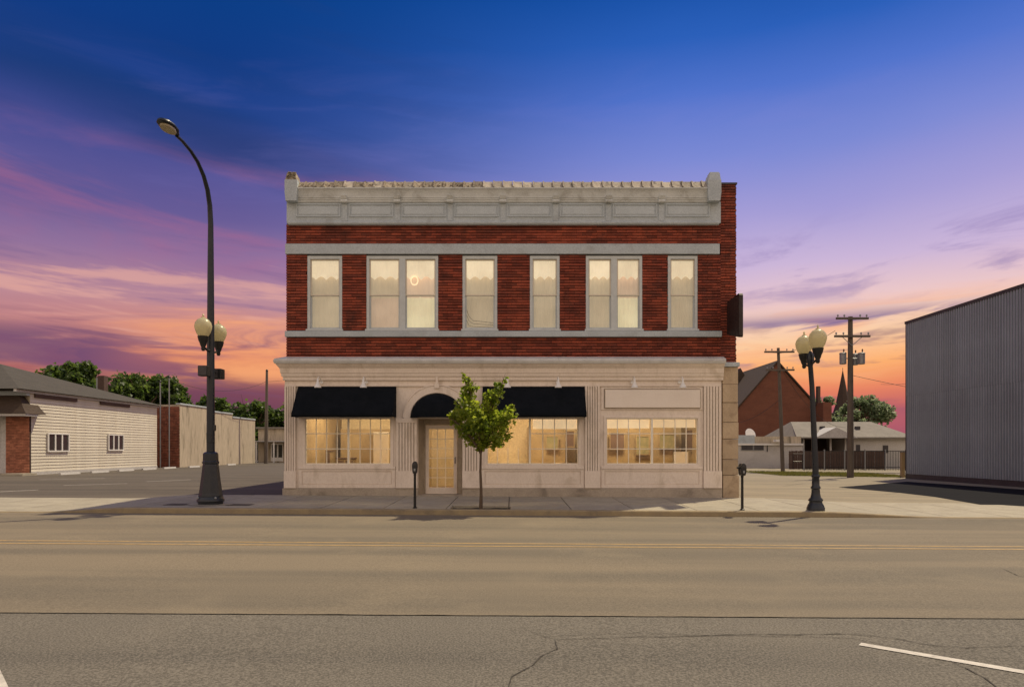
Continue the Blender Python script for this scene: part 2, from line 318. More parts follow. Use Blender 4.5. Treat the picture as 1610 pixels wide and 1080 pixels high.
# ------------------------------------------------------------------ mesh helpers
ORG = {}
class MB:
    def __init__(s): s.bm = bmesh.new()
    def box(s, x0, x1, y0, y1, z0, z1, skip=()):
        v = [s.bm.verts.new(p) for p in ((x0,y0,z0),(x1,y0,z0),(x1,y1,z0),(x0,y1,z0),(x0,y0,z1),(x1,y0,z1),(x1,y1,z1),(x0,y1,z1))]
        for k, f in (('bottom',(3,2,1,0)),('top',(4,5,6,7)),('front',(0,1,5,4)),('right',(1,2,6,5)),('back',(2,3,7,6)),('left',(3,0,4,7))):
            if k not in skip: s.bm.faces.new([v[i] for i in f])
        return s
    def obox(s, c, size, rot):
        """box of size at centre c turned by matrix rot"""
        hx, hy, hz = (q/2 for q in size); c = Vector(c)
        v = [s.bm.verts.new(c+rot @ Vector(p)) for p in ((-hx,-hy,-hz),(hx,-hy,-hz),(hx,hy,-hz),(-hx,hy,-hz),(-hx,-hy,hz),(hx,-hy,hz),(hx,hy,hz),(-hx,hy,hz))]
        for f in ((3,2,1,0),(4,5,6,7),(0,1,5,4),(1,2,6,5),(2,3,7,6),(3,0,4,7)): s.bm.faces.new([v[i] for i in f])
        return s
    def face(s, pts): s.bm.faces.new([s.bm.verts.new(p) for p in pts]); return s
    def prism(s, pts, d):
        """polygon pts (3d) extruded by vector d"""
        d = Vector(d); a = [s.bm.verts.new(p) for p in pts]; b = [s.bm.verts.new(Vector(p)+d) for p in pts]; n = len(pts)
        s.bm.faces.new(a[::-1]); s.bm.faces.new(b)
        for i in range(n): s.bm.faces.new((a[i], a[(i+1) % n], b[(i+1) % n], b[i]))
        return s
    def tube(s, pts, rad, seg=10, cap=True):
        pts = [Vector(p) for p in pts]; n = len(pts)
        if not hasattr(rad, '__len__'): rad = [rad]*n
        rings = []; up = None
        for i, p in enumerate(pts):
            t = (pts[min(i+1, n-1)]-pts[max(i-1, 0)]).normalized()
            if up is None:
                a = Vector((1,0,0)) if abs(t.x) < .9 else Vector((0,1,0)); u = t.cross(a).normalized()
            else: u = (up-t*up.dot(t)).normalized()
            up = u; w = t.cross(u)
            rings.append([s.bm.verts.new(p+(u*math.cos(2*PI*k/seg)+w*math.sin(2*PI*k/seg))*rad[i]) for k in range(seg)])
        for a, b in zip(rings, rings[1:]):
            for k in range(seg): s.bm.faces.new((a[k], a[(k+1) % seg], b[(k+1) % seg], b[k]))
        if cap: s.bm.faces.new(rings[0][::-1]); s.bm.faces.new(rings[-1])
        return s
    def lathe(s, prof, c=(0,0,0), seg=20, cap=True, phase=0.0):
        c = Vector(c); rings = []
        for r, z in prof:
            rings.append([s.bm.verts.new(c+Vector((r*math.cos(2*PI*k/seg+phase), r*math.sin(2*PI*k/seg+phase), z))) for k in range(seg)])
        for a, b in zip(rings, rings[1:]):
            for k in range(seg): s.bm.faces.new((a[k], a[(k+1) % seg], b[(k+1) % seg], b[k]))
        if cap: s.bm.faces.new(rings[0][::-1]); s.bm.faces.new(rings[-1])
        return s
    def wall(s, x0, x1, z0, z1, yf, yb, holes):
        """wall slab facing -y with rectangular openings, reveals included"""
        xs = sorted({x0, x1, *[h[0] for h in holes], *[h[1] for h in holes]}); zs = sorted({z0, z1, *[h[2] for h in holes], *[h[3] for h in holes]})
        xs = [x for x in xs if x0 <= x <= x1]; zs = [z for z in zs if z0 <= z <= z1]
        def solid(i, j):
            if i < 0 or j < 0 or i >= len(xs)-1 or j >= len(zs)-1: return False
            cx, cz = (xs[i]+xs[i+1])/2, (zs[j]+zs[j+1])/2
            return not any(h[0] < cx < h[1] and h[2] < cz < h[3] for h in holes)
        for i in range(len(xs)-1):
            for j in range(len(zs)-1):
                if not solid(i, j): continue
                a, b, c, d = xs[i], xs[i+1], zs[j], zs[j+1]
                s.face([(a,yf,c),(b,yf,c),(b,yf,d),(a,yf,d)]); s.face([(b,yb,c),(a,yb,c),(a,yb,d),(b,yb,d)])
                if not solid(i-1, j): s.face([(a,yb,c),(a,yf,c),(a,yf,d),(a,yb,d)])
                if not solid(i+1, j): s.face([(b,yf,c),(b,yb,c),(b,yb,d),(b,yf,d)])
                if not solid(i, j-1): s.face([(a,yb,c),(b,yb,c),(b,yf,c),(a,yf,c)])
                if not solid(i, j+1): s.face([(a,yf,d),(b,yf,d),(b,yb,d),(a,yb,d)])
        return s
    def build(s, name, m, parent=None, smooth=False, bevel=0.0, weld=True, kind=None, tilt=False):
        if weld: bmesh.ops.remove_doubles(s.bm, verts=s.bm.verts, dist=1e-5)
        bmesh.ops.recalc_face_normals(s.bm, faces=s.bm.faces)
        o0 = Vector(ORG.get(parent.name, (0,0,0))) if parent else Vector((0,0,0))
        for v in s.bm.verts:
            if tilt: v.co.z += gz(v.co.x)
            v.co -= o0
        me = bpy.data.meshes.new(name); s.bm.to_mesh(me); s.bm.free()
        me.materials.append(m)
        if smooth:
            for p in me.polygons: p.use_smooth = True
        o = bpy.data.objects.new(name, me); C.objects.link(o)
        if parent: o.parent = parent; ORG[o.name] = tuple(o0)
        if smooth:
            try: me.set_sharp_from_angle(angle=math.radians(40))
            except Exception: pass
        if bevel:
            b = o.modifiers.new('bevel', 'BEVEL'); b.width = bevel; b.segments = 2; b.limit_method = 'ANGLE'; b.angle_limit = math.radians(50)
        if kind: o['kind'] = kind
        return o
def tag(o, label, cat, group=None):
    o['label'] = label; o['category'] = cat
    if group: o['group'] = group
    return o
def thing(name, loc, label, cat, group=None, local=False):
    """Empty at a thing's base; parts given in world coordinates unless local"""
    o = bpy.data.objects.new(name, None); C.objects.link(o); o.location = loc; o.empty_display_size = .3
    ORG[o.name] = (0,0,0) if local else tuple(loc)
    return tag(o, label, cat, group)
def inst(src, name, parent, loc=(0,0,0), rot=(0,0,0), scale=(1,1,1)):
    o = bpy.data.objects.new(name, src); C.objects.link(o); o.parent = parent
    o0 = Vector(ORG.get(parent.name, (0,0,0))); o.location = Vector(loc)-o0; o.rotation_euler = rot; o.scale = scale
    return o
def copy_tree(o, parent=None):
    c = o.copy(); C.objects.link(c)
    if parent: c.parent = parent
    for ch in list(o.children): copy_tree(ch, c)
    return c
def mesh_only(mb, name, m):
    me = bpy.data.meshes.new(name); bmesh.ops.recalc_face_normals(mb.bm, faces=mb.bm.faces); mb.bm.to_mesh(me); mb.bm.free(); me.materials.append(m); return me
def sheet(name, pts, z, m, sub=0):
    mb = MB(); mb.face([(x, y, z) for x, y in pts]); o = mb.build(name, m, tilt=True, kind='structure', weld=False); return o

# ------------------------------------------------------------------ ground
sheet('ground', [(-700,-60),(700,-60),(700,1200),(-700,1200)], -.03, M['ground'])
KY = 16.32                                          # kerb face
SEAM = base(805, 967)[1]
sheet('road', [(-90,SEAM),(90,SEAM),(90,KY),(-90,KY)], 0, M['road'])
sheet('parking_lane', [(-90,-8),(90,-8),(90,SEAM-.02),(-90,SEAM-.02)], -.004, M['lane'])
sheet('parking_lot', [(-70,20.45),(-6.9,20.45),(-6.9,90),(-70,90)], .0, M['lot'])
sheet('side_street', [(6.75,20.25),(60,20.25),(60,38),(24,44),(17.2,47),(17.2,58.5),(6.75,58.5)], .0, M['side'])
sheet('alley', [(17.5,50.5),(60,47),(60,62),(17.5,62)], .002, M['side'])
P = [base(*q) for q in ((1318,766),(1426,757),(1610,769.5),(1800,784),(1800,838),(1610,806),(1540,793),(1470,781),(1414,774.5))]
sheet('shed_shadow_sheet', P, .006, M['shed_shadow'])  # dark sheet painting the long cast shadow of the metal shed
# ribbons lying on the road
def ribbon(name, pts, w, z, m, jit=0.0, sub=.12, taper=False):
    out = []
    for a, b in zip(pts, pts[1:]):
        a, b = Vector((*a, 0)), Vector((*b, 0)); n = max(1, int((b-a).length/sub)) if jit else 1
        for k in range(n): out.append(a.lerp(b, k/n))
    out.append(Vector((*pts[-1], 0)))
    if jit:
        off = 0
        for i in range(1, len(out)-1):
            off = off*.75+random.uniform(-1, 1)*jit; out[i] = out[i]+Vector((off*.4, off, 0))
    mb = MB(); L = []; n = len(out)
    for i, p in enumerate(out):
        t = (out[min(i+1, n-1)]-out[max(i-1, 0)]).normalized(); q = Vector((-t.y, t.x, 0))
        ww = w*(random.uniform(.35, 1.4) if jit else 1)
        if taper: ww *= max(.25, math.sin(PI*(.08+.84*i/max(1, n-1))))
        L.append((mb.bm.verts.new((p+q*ww/2).to_tuple()[:2]+(z,)), mb.bm.verts.new((p-q*ww/2).to_tuple()[:2]+(z,))))
    for (a, b), (c, d) in zip(L, L[1:]): mb.bm.faces.new((b, d, c, a))
    return mb.build(name, m, tilt=True, kind='structure', weld=False)
CL = base(805, 857)[1]
ribbon('centre_line', [(-90,CL-.13),(90,CL-.13)], .07, .004, M['yellow'])
ribbon('centre_line', [(-90,CL+.19),(90,CL+.19)], .07, .004, M['yellow'])
ribbon('stall_line', [base(1352,1012), base(1610,1056), base(2100,1150)], .095, .002, M['white_line'])
ribbon('stall_line', [base(-24,1030), base(4,1093), base(64,1300)], .095, .002, M['white_line'])
ribbon('road_seam', [(-14,SEAM-.012),(14,SEAM-.012)], .009, .002, M['crack'], .008, .07)
PB = lambda L: [base(*q) for q in L]
ribbon('road_crack', PB([(818,984),(845,998),(874,1005),(940,1002),(1050,1000),(1180,997),(1330,996),(1400,1002),(1450,1012),(1520,1018),(1640,1014)]), .014, .002, M['crack'], .012, .06, True)
ribbon('road_crack', PB([(880,999),(1000,994),(1100,998),(1250,1000),(1340,1002),(1440,1022),(1530,1022)]), .008, .002, M['crack'], .010, .06, True)
ribbon('road_crack', PB([(872,1004),(876,1020),(852,1030),(838,1045),(806,1062),(798,1090)]), .013, .002, M['crack'], .010, .05, True)
ribbon('road_crack', PB([(1490,1036),(1520,1050),(1550,1066),(1580,1090)]), .011, .002, M['crack'], .010, .05, True)
ribbon('road_crack', PB([(1575,893),(1600,905),(1640,912)]), .010, .006, M['crack'], .010, .05, True)
ribbon('gutter_seam', [(-26,KY-.42),(26,KY-.42)], .018, .004, M['crack'], .006, .1)
# lot markings and joints
for a, b in (((62,754),(165,752)), ((0,773),(60,770)), ((100,763),(200,760)), ((230,757),(300,754))):
    ribbon('lot_line', PB([a, b]), .12, .005, M['white_line'])
for k in range(9):
    x0, y0 = random.uniform(-26,-12), random.uniform(23,45)
    ribbon('lot_crack', [(x0,y0),(x0+random.uniform(2,6),y0+random.uniform(-1,1)),(x0+random.uniform(6,10),y0+random.uniform(-2,2))], .03, .004, M['crack'], .03, .3)
for k in range(7):
    x0, y0 = random.uniform(8,13), random.uniform(22,40)
    ribbon('street_crack', [(x0,y0),(x0+random.uniform(1,4),y0+random.uniform(-2,3)),(x0+random.uniform(3,7),y0+random.uniform(-1,5))], .03, .004, M['crack'], .03, .3)

# ------------------------------------------------------------------ sidewalk and kerb
def lift(x):
    a = min(1, max(0, (x+11.4)/2.2)); b = min(1, max(0, (10.6-x)/3.4)); t = min(a, b); t = t*t*(3-2*t)
    return .012+.118*t
YB = YF-.04
walk = bpy.data.objects.new('sidewalk', None); C.objects.link(walk); walk['kind'] = 'structure'; ORG['sidewalk'] = (0,0,0)
xs = [-32+1.52*i for i in range(32)]
xs = [x for x in xs if x < 14.5]
pit = (X(708)*.815-.02, X(803)*.815)                 # tree pit in the kerbside strip
PX0, PX1, PY0, PY1 = base(706,802,.13)[0], base(802,802,.13)[0], KY+.20, KY+.98
def slab(x0, x1, y0, y1):
    mb = MB(); n = 4; g = .011
    x0 += g; x1 -= g
    top = [[None]*2 for _ in range(n+1)]; bot = [[None]*2 for _ in range(n+1)]
    for i in range(n+1):
        x = x0+(x1-x0)*i/n
        for j, y in enumerate((y0, y1)):
            rise = .045*(y-KY)/(YB-KY)
            top[i][j] = mb.bm.verts.new((x, y, lift(x)+rise)); bot[i][j] = mb.bm.verts.new((x, y, -.02))
    for i in range(n):
        mb.bm.faces.new((top[i][0], top[i+1][0], top[i+1][1], top[i][1]))
        mb.bm.faces.new((bot[i][0], bot[i+1][0], top[i+1][0], top[i][0])); mb.bm.faces.new((top[i][1], top[i+1][1], bot[i+1][1], bot[i][1]))
    mb.bm.faces.new((bot[0][0], top[0][0], top[0][1], bot[0][1])); mb.bm.faces.new((bot[n][0], bot[n][1], top[n][1], top[n][0]))
    return mb.build('paving_slab', M['walk'], walk, tilt=True, weld=False)
for a, b in zip(xs, xs[1:]):
    yb = YB if (b > -6.9 and a < 6.8) else 20.3
    if b <= PX0 or a >= PX1: slab(a, b, KY+.18, yb)
    else:
        slab(a, b, PY1+.01, yb)
        if a < PX0: slab(a, PX0, KY+.18, PY1)
        if b > PX1: slab(PX1, b, KY+.18, PY1)
MB().face([(xs[0],KY+.02,0.001),(xs[-1],KY+.02,.001),(xs[-1],20.5,.001),(xs[0],20.5,.001)]).build('joint_bed', M['joint'], walk, tilt=True)
# apron continuing to the right, flush, its far edge curving down to the street
ap = [(xs[-1]+.01,KY-.0),(xs[-1]+.01,20.3)]+[base(*q) for q in ((1414,787),(1470,790),(1540,797),(1610,806),(1660,811))]
ap = [(xs[-1]+.01,KY),(40,KY),(40,KY+.1)]+[(22,KY+.4),(17,17.6),(15.5,18.9),(14.5,20.3),(xs[-1]+.01,20.3)]
MB().prism([(x,y,-.02) for x,y in ap], (0,0,.034)).build('driveway_apron', M['walk'], tilt=True, kind='structure')
mb = MB(); prev = None
for i in range(97):
    x = -32+i*(46.2/96); z = lift(x)+.001
    ring = [mb.bm.verts.new(p) for p in ((x,KY,-.02),(x,KY-.0,z-.02),(x,KY+.02,z),(x,KY+.17,z+.002),(x,KY+.17,-.02))]
    if prev:
        for k in range(4): mb.bm.faces.new((prev[k], ring[k], ring[k+1], prev[k+1]))
    prev = ring
mb.build('kerb', M['kerb'], tilt=True, kind='structure')
# mulch in the tree pit
mb = MB(); G = 14
gv = [[mb.bm.verts.new((PX0+(PX1-PX0)*i/G, PY0+(PY1-PY0)*j/6, .085+random.uniform(-.015,.02))) for j in range(7)] for i in range(G+1)]
for i in range(G):
    for j in range(6): mb.bm.faces.new((gv[i][j], gv[i+1][j], gv[i+1][j+1], gv[i][j+1]))
mb.build('tree_pit_soil', M['soil'], tilt=True, kind='structure')

# ------------------------------------------------------------------ the corner building
XL, XR = X(450), X(1158)
BD = thing('corner_building', (0, YF, 0), 'two storey red brick commercial building with beige storefront and pale cornice on the corner', 'building')
ZT = Z(287)
UP = [(483,538,1),(576,689,2),(727,782,1),(833,880,1),(921,1010,2),(1050,1097,1)]
holes = [(X(a), X(b), Z(520), Z(402)) for a, b, k in UP]
MB().wall(XL, XR, Z(568), Z(287)-.05, YF+.06, YF+.36, holes).build('front_wall', M['mortar'], BD)
mb = MB()
mb.box(XL, XL+.3, YF+.37, YF+24, -.2, ZT-.6); mb.box(XR-.3, XR, YF+.37, YF+24, -.2, ZT-.1); mb.box(XL+.3, XR-.3, YF+23.7, YF+24, -.2, ZT-1.4)
mb.build('side_walls', M['dark_brick'], BD)
MB().box(XL+.3, XR-.3, YF+.37, YF+23.7, ZT-1.6, ZT-1.4).build('roof', M['shingle'], BD)
# bricks, course by course
mb = MB(); CH = .0835; bl = .30
def course(z, x0, x1, y0, off):
    x = x0-off
    while x < x1-.01:
        a, b = max(x, x0), min(x+bl-.006, x1)
        if b-a > .03:
            j = random.uniform(-.006, .008)
            mb.box(a, b, y0+j, y0+.06, z+.011, z+CH-.011, skip=('back',))
        x += bl
def courses(z0, z1, x0, x1, y0, holes=()):
    n = int(round((z1-z0)/CH)); ch = (z1-z0)/n
    for i in range(n):
        z = z0+i*ch; segs = [(x0, x1)]
        for h in holes:
            if z+.01 < h[3] and z+ch > h[2]+.01:
                segs = [q for (a, b) in segs for q in ((a, min(b, h[0])), (max(a, h[1]), b)) if q[1]-q[0] > .02]
        for a, b in segs: course(z, a, b, y0, bl/2*(i % 2)+random.uniform(0, .02))
XC = X(1133)                                    # where the corner pier starts
courses(Z(383.5), Z(353), XL, XC, YF)
courses(Z(519.5), Z(400.5), XL, XC, YF, holes)
courses(Z(563), Z(530.5), XL, XC, YF)
mb.build('brick_courses', M['brick'], BD, kind='stuff')
mb = MB(); courses(Z(570), Z(289), XC+.004, XR, YF+.012); mb.build('pier_brick_courses', M['brick'], BD, kind='stuff')
MB().box(XC, XR+.02, YF-.01, YF+.40, ZT-.055, ZT-.005).build('pier_cap', M['trim_dark'], BD)
# string courses
MB().box(X(449), X(1131), YF-.05, YF+.08, Z(400), Z(384)).build('lintel_band', M['stone'], BD, bevel=.012)
MB().box(X(449), X(1134), YF-.09, YF+.08, Z(530), Z(521)).build('sill_band', M['stone'], BD, bevel=.012)

# cornice: frieze with eight panels, mouldings, coping
def moulding(name, prof, x0, x1, y0, m, left=True, right=True, ret=1.0):
    """profile [(out, z)] run along the facade, mitred and returned along the sides"""
    mb = MB(); secs = []
    if left: secs.append([(x0-o, y0+ret, z) for o, z in prof]); secs.append([(x0-o, y0-o, z) for o, z in prof])
    else: secs.append([(x0, y0-o, z) for o, z in prof])
    if right: secs.append([(x1+o, y0-o, z) for o, z in prof]); secs.append([(x1+o, y0+ret, z) for o, z in prof])
    else: secs.append([(x1, y0-o, z) for o, z in prof])
    R = [[mb.bm.verts.new(p) for p in s_] for s_ in secs]
    for a, b in zip(R, R[1:]):
        for k in range(len(prof)-1): mb.bm.faces.new((a[k], b[k], b[k+1], a[k+1]))
    # back closed so that it is solid
    for r, s_ in ((R[0], 1), (R[-1], -1)):
        try: mb.bm.faces.new(r[::s_])
        except Exception: pass
    return mb.build(name, m, BD, smooth=False)
CX0, CX1 = X(452), X(1132)
MB().box(CX0, CX1, YF-.08, YF+.10, Z(352), Z(319)).build('frieze', M['stone'], BD)
moulding('frieze_base_moulding', [(-.04,Z(355)),(.10,Z(355)),(.13,Z(353)),(.13,Z(351)),(.085,Z(349.5)),(-.04,Z(349))], X(454), X(1129), YF, M['stone'], left=False, right=False)
moulding('cornice_moulding', [(-.04,Z(320.5)),(.10,Z(320.5)),(.12,Z(318.5)),(.12,Z(317)),(.135,Z(316.6)),(.14,Z(314.4)),(.155,Z(314)),(.155,Z(312.5)),(.165,Z(310)),(.18,Z(307)),(.205,Z(304)),(.235,Z(302)),(.25,Z(301.3)),(.25,Z(299.6)),(-.04,Z(299.6))], X(458), X(1124), YF, M['cornice'], left=False, right=False)
for i in range(8):
    a = 468.5+82.6*i; b = a+66.5
    mb = MB(); x0, x1, z0, z1 = X(a), X(b), Z(341.5), Z(324)
    w = .022
    mb.wall(x0-w, x1+w, z0-w, z1+w, YF-.105, YF-.07, [(x0, x1, z0, z1)])
    pn = mb.build('frieze_panel', M['panel'], BD)
    MB().box(x0+.05, x1-.05, YF-.092, YF-.07, z0+.05, z1-.05).build('panel_field', M['panel'], pn, bevel=.01)
    if i:
        c = X((a-16+a)/2)
        MB().box(c-.075, c+.075, YF-.10, YF-.07, Z(349.5), Z(321)).build('frieze_stile', M['stone'], BD)
        mb = MB(); mb.prism([(c-.09,YF-.10,Z(321.5)),(c-.09,YF-.21,Z(316)),(c-.09,YF-.25,Z(312)),(c-.09,YF-.10,Z(311))], (.18,0,0))
        mb.tube([(c-.1,YF-.16,Z(319.5)),(c+.1,YF-.16,Z(319.5))], .05, 10); mb.build('cornice_bracket', M['cornice'], BD)
# coping tiles
nT = 42; tw = (X(1116)-X(465))/nT
for i in range(nT):
    x0 = X(465)+tw*i; worn = i < 19 and random.random() < .9
    mb = MB(); g = .006; lip = .022
    zt, zb = Z(287)+random.uniform(-.010,.010), Z(299.4); yo = YF-.24; yi = YF-.05
    j = random.uniform(-.01, .01)
    mb.prism([(x0+g,yo+j,zb),(x0+g,yo+.03+j,zb+.03),(x0+g,yi+j,zt),(x0+g,yi+.32,zt),(x0+g,yi+.32,zb)], (tw-2*g,0,0))
    mb.prism([(x0+g,yo-.03+j,zb+.004),(x0+g,yi-.035+j,zt+.012),(x0+g,yi+.1,zt+.016),(x0+g,yi+.05+j,zt-.02),(x0+g,yo+.045+j,zb+.03)], (.045,0,0))
    if worn:
        for q in range(random.randint(2, 4)):
            t = random.random(); mb.lathe([(.01,-.02),(.034,-.01),(.03,.015),(.01,.025)], (x0+random.uniform(.05,tw-.05), yo+(yi-yo)*t-.005, zb+(zt-zb)*t*.8), 7)
    mb.build('coping_tile', M['worn_coping'] if worn else M['coping'], BD, weld=False)
# end blocks of the cornice
for a, b, mname, rough in ((447, 467, 'worn_coping', 1), (1113, 1134.5, 'stone', 0)):
    mb = MB(); x0, x1 = X(a)*.986, X(b)*.986; d = .28
    mb.prism([(x0,YF-d,Z(288)),(x0+.0,YF-d,Z(308)),(x0+.03,YF-d,Z(321)),(x1-.03,YF-d,Z(321)),(x1,YF-d,Z(308)),(x1,YF-d,Z(288))], (0,d+.1,0))
    eb = mb.build('cornice_end_block', M['stone'], BD, bevel=.012)
    mb = MB()
    in0, in1 = (.05, .09) if rough else (.09, .03)
    mb.prism([(x0+in0*.3,YF-d+.03,Z(288)+.002),(x1-in1*.3,YF-d+.03,Z(288)+.002),(x1-in1,YF-d+.08,Z(276)),(x0+in0,YF-d+.08,Z(276))], (0,.42,0))
    mb.box(x0+in0+.01, x1-in1-.01, YF-d+.13, YF-d+.40, Z(276), Z(274))
    if rough:
        for q in range(26): mb.lathe([(.008,-.02),(.03,-.01),(.03,.015),(.008,.025)], (random.uniform(x0+.04,x1-.06), YF-d+.05, random.uniform(Z(287),Z(276))), 6)
    mb.build('end_block_top', M[mname], eb, weld=False)

# upstairs windows
def scallop(x0, x1, zt, zb, y, n):
    mb = MB(); K = n*10; top = []; bot = []
    for i in range(K+1):
        x = x0+(x1-x0)*i/K; z = zb+.10*abs(math.cos(PI*n*i/K)) ; yy = y+.008*math.sin(i*.9)
        top.append(mb.bm.verts.new((x,yy,zt))); bot.append(mb.bm.verts.new((x,yy,z)))
    for i in range(K): mb.bm.faces.new((bot[i], bot[i+1], top[i+1], top[i]))
    return mb
def cloth(x0, x1, z0, z1, y, ph):
    mb = MB(); K = 24; a = []
    for i in range(K+1):
        x = x0+(x1-x0)*i/K; yy = y+.012*math.sin(i*1.7+ph)+.008*math.sin(i*.6+ph)
        a.append((mb.bm.verts.new((x,yy,z0)), mb.bm.verts.new((x,yy,z1))))
    for p, q in zip(a, a[1:]): mb.bm.faces.new((p[0], q[0], q[1], p[1]))
    return mb
wi = 0; PLANTS = []
for a, b, k in UP:
    x0, x1, z0, z1 = X(a), X(b), Z(520), Z(402); cw = .085
    mb = MB(); lights = [(x0+cw, x1-cw)] if k == 1 else [(x0+cw, (x0+x1)/2-.09), ((x0+x1)/2+.09, x1-cw)]
    mb.wall(x0+.002, x1-.002, z0+.002, z1-.002, YF+.005, YF+.16, [(l, r, z0+.07, z1-.10) for l, r in lights])
    fr = mb.build('upper_window', M['frame'], BD, bevel=.008)
    MB().box(x0-.03, x1+.03, YF-.06, YF+.03, z0-.012, z0+.045).build('sill', M['frame'], fr, bevel=.006)
    for l, r in lights:
        zm = Z(464); zb, zt = z0+.07, z1-.10; s_ = .036
        MB().wall(l, r, zm-.01, zt, YF+.055, YF+.085, [(l+s_, r-s_, zm+.028, zt-s_)]).build('upper_sash', M['cream_frame'], fr)
        MB().wall(l, r, zb, zm+.022, YF+.09, YF+.12, [(l+s_, r-s_, zb+s_*1.2, zm-.012)]).build('lower_sash', M['frame'], fr)
        MB().box(l+s_, r-s_, YF+.067, YF+.073, zm+.028, zt-s_).build('pane', M['glass'], fr)
        MB().box(l+s_, r-s_, YF+.102, YF+.108, zb+s_*1.2, zm-.012).build('pane', M['glass'], fr)
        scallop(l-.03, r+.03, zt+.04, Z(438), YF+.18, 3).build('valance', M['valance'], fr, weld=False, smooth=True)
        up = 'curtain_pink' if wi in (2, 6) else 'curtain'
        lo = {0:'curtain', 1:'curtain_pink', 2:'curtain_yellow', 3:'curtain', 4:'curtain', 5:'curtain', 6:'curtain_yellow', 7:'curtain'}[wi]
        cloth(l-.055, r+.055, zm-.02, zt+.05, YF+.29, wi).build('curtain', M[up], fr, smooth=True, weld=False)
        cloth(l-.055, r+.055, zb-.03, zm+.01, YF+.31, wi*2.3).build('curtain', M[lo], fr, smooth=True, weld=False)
        if wi == 2:
            mb = MB(); c = Vector((X(650.5), YF+.14, Z(439.5)))
            mb.tube([c+Vector((.105*math.cos(t*PI/10), 0, .13*math.sin(t*PI/10))) for t in range(21)], .017, 8, cap=False)
            mb.build('ring_light', emissive_cloth('lit ring', (.95,.78,.5), 1.0), fr, smooth=True)
        if wi == 3:
            mb = MB()
            for q in range(3):
                mb.tube([(l+.02,YF+.2,zb+.62-.16*q),(l+.10,YF+.2,zb+.40-.14*q),(l+.22,YF+.2,zb+.27-.09*q),(r-.03,YF+.2,zb+.20-.07*q)], .006, 6)
            mb.build('curtain_swag', M['brown'], fr)
        wi += 1

# ---------------- storefront
YS = YF-.02
DOORX = (X(657), X(727)); DZ1 = Z(658)
WIN = [(478.5,616.5), (764,911), (951.5,1098.5)]
WZ0, WZ1 = Z(731), Z(656)
PB0 = Z(767)
hol = [(X(a), X(b), WZ0, WZ1) for a, b in WIN]+[(DOORX[0], DOORX[1], -.5, DZ1)]
MB().wall(X(448), X(1134), PB0, Z(590), YS, YS+.16, hol).build('storefront_wall', M['paint'], BD)
mb = MB(); mb.box(X(445), DOORX[0], YS-.05, YS+.2, -.25, PB0-.002); mb.box(DOORX[1], X(1135)-.006, YS-.05, YS+.2, -.25, PB0-.002)
mb.build('plinth', M['plinth'], BD, bevel=.012)
moulding('storefront_cornice', [(-.0,Z(598)),(.055,Z(598)),(.06,Z(593)),(.09,Z(592)),(.10,Z(588)),(.115,Z(587)),(.13,Z(580)),(.19,Z(576)),(.22,Z(573.5)),(.23,Z(573)),(.0,Z(572.8))], X(449), X(1136), YS, M['paint'], right=False)
moulding('cornice_flashing', [(.0,Z(573)),(.25,Z(572.9)),(.27,Z(570)),(.275,Z(568.2)),(.255,Z(567.4)),(.25,Z(565.5)),(.16,Z(564)),(.0,Z(561))], X(449), X(1137), YS, M['flashing'], right=False)
MB().box(X(450), X(1133), YS-.045, YS+.01, Z(607.5), Z(605.6)).build('frieze_fillet', M['paint'], BD)
# pilasters with flutes
def pilaster(a, b, n, top, bottom=740.0, cap=True):
    x0, x1 = X(a), X(b); zt, zb = Z(top), Z(bottom)
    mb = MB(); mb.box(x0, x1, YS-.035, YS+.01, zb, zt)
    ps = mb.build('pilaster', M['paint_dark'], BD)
    w = (x1-x0)/(n+1); gr = w*.27
    for i in range(n+1):
        l = x0+w*i+(gr/2 if i else 0); r = x0+w*(i+1)-(gr/2 if i < n else 0)
        MB().box(l, r, YS-.065, YS-.034, zb, zt).build('reed', M['paint'], ps, bevel=.006)
    MB().box(x0-.012, x1+.012, YS-.085, YS+.012, PB0, zb).build('pilaster_base', M['paint'], ps, bevel=.008)
    if cap: MB().box(x0-.008, x1+.008, YS-.08, YS+.012, zt, zt+.13).build('pilaster_capital', M['paint'], ps, bevel=.008)
pilaster(448.5, 466, 4, 607.6, cap=False)
pilaster(623.5, 656, 6, 664.5)
pilaster(727.8, 754, 5, 664.5)
pilaster(919.5, 942.5, 5, 607.6, cap=False)
pilaster(1105.5, 1133, 5, 607.6, cap=False)
# panels under the windows and trim round the bays
for a, b in ((470, 622), (757, 918), (945, 1104)):
    x0, x1 = X(a), X(b)
    MB().box(x0, x1, YS-.05, YS+.005, Z(737.5), Z(733)).build('bay_sill', M['paint'], BD, bevel=.008)
    MB().wall(x0, x1, PB0+.002, Z(738), YS-.03, YS+.005, [(x0+.10, x1-.10, PB0+.10, Z(739)-.03)]).build('bay_panel_frame', M['paint'], BD, bevel=.006)
    MB().box(x0+.12, x1-.12, YS-.012, YS+.005, PB0+.12, Z(739)-.05).build('bay_panel', M['paint'], BD, bevel=.006)
x0, x1 = X(945), X(1104)
MB().wall(x0, x1, Z(644.5), Z(609), YS-.03, YS+.005, [(x0+.08, x1-.08, Z(643), Z(611.5))]).build('sign_surround', M['paint'], BD, bevel=.006)
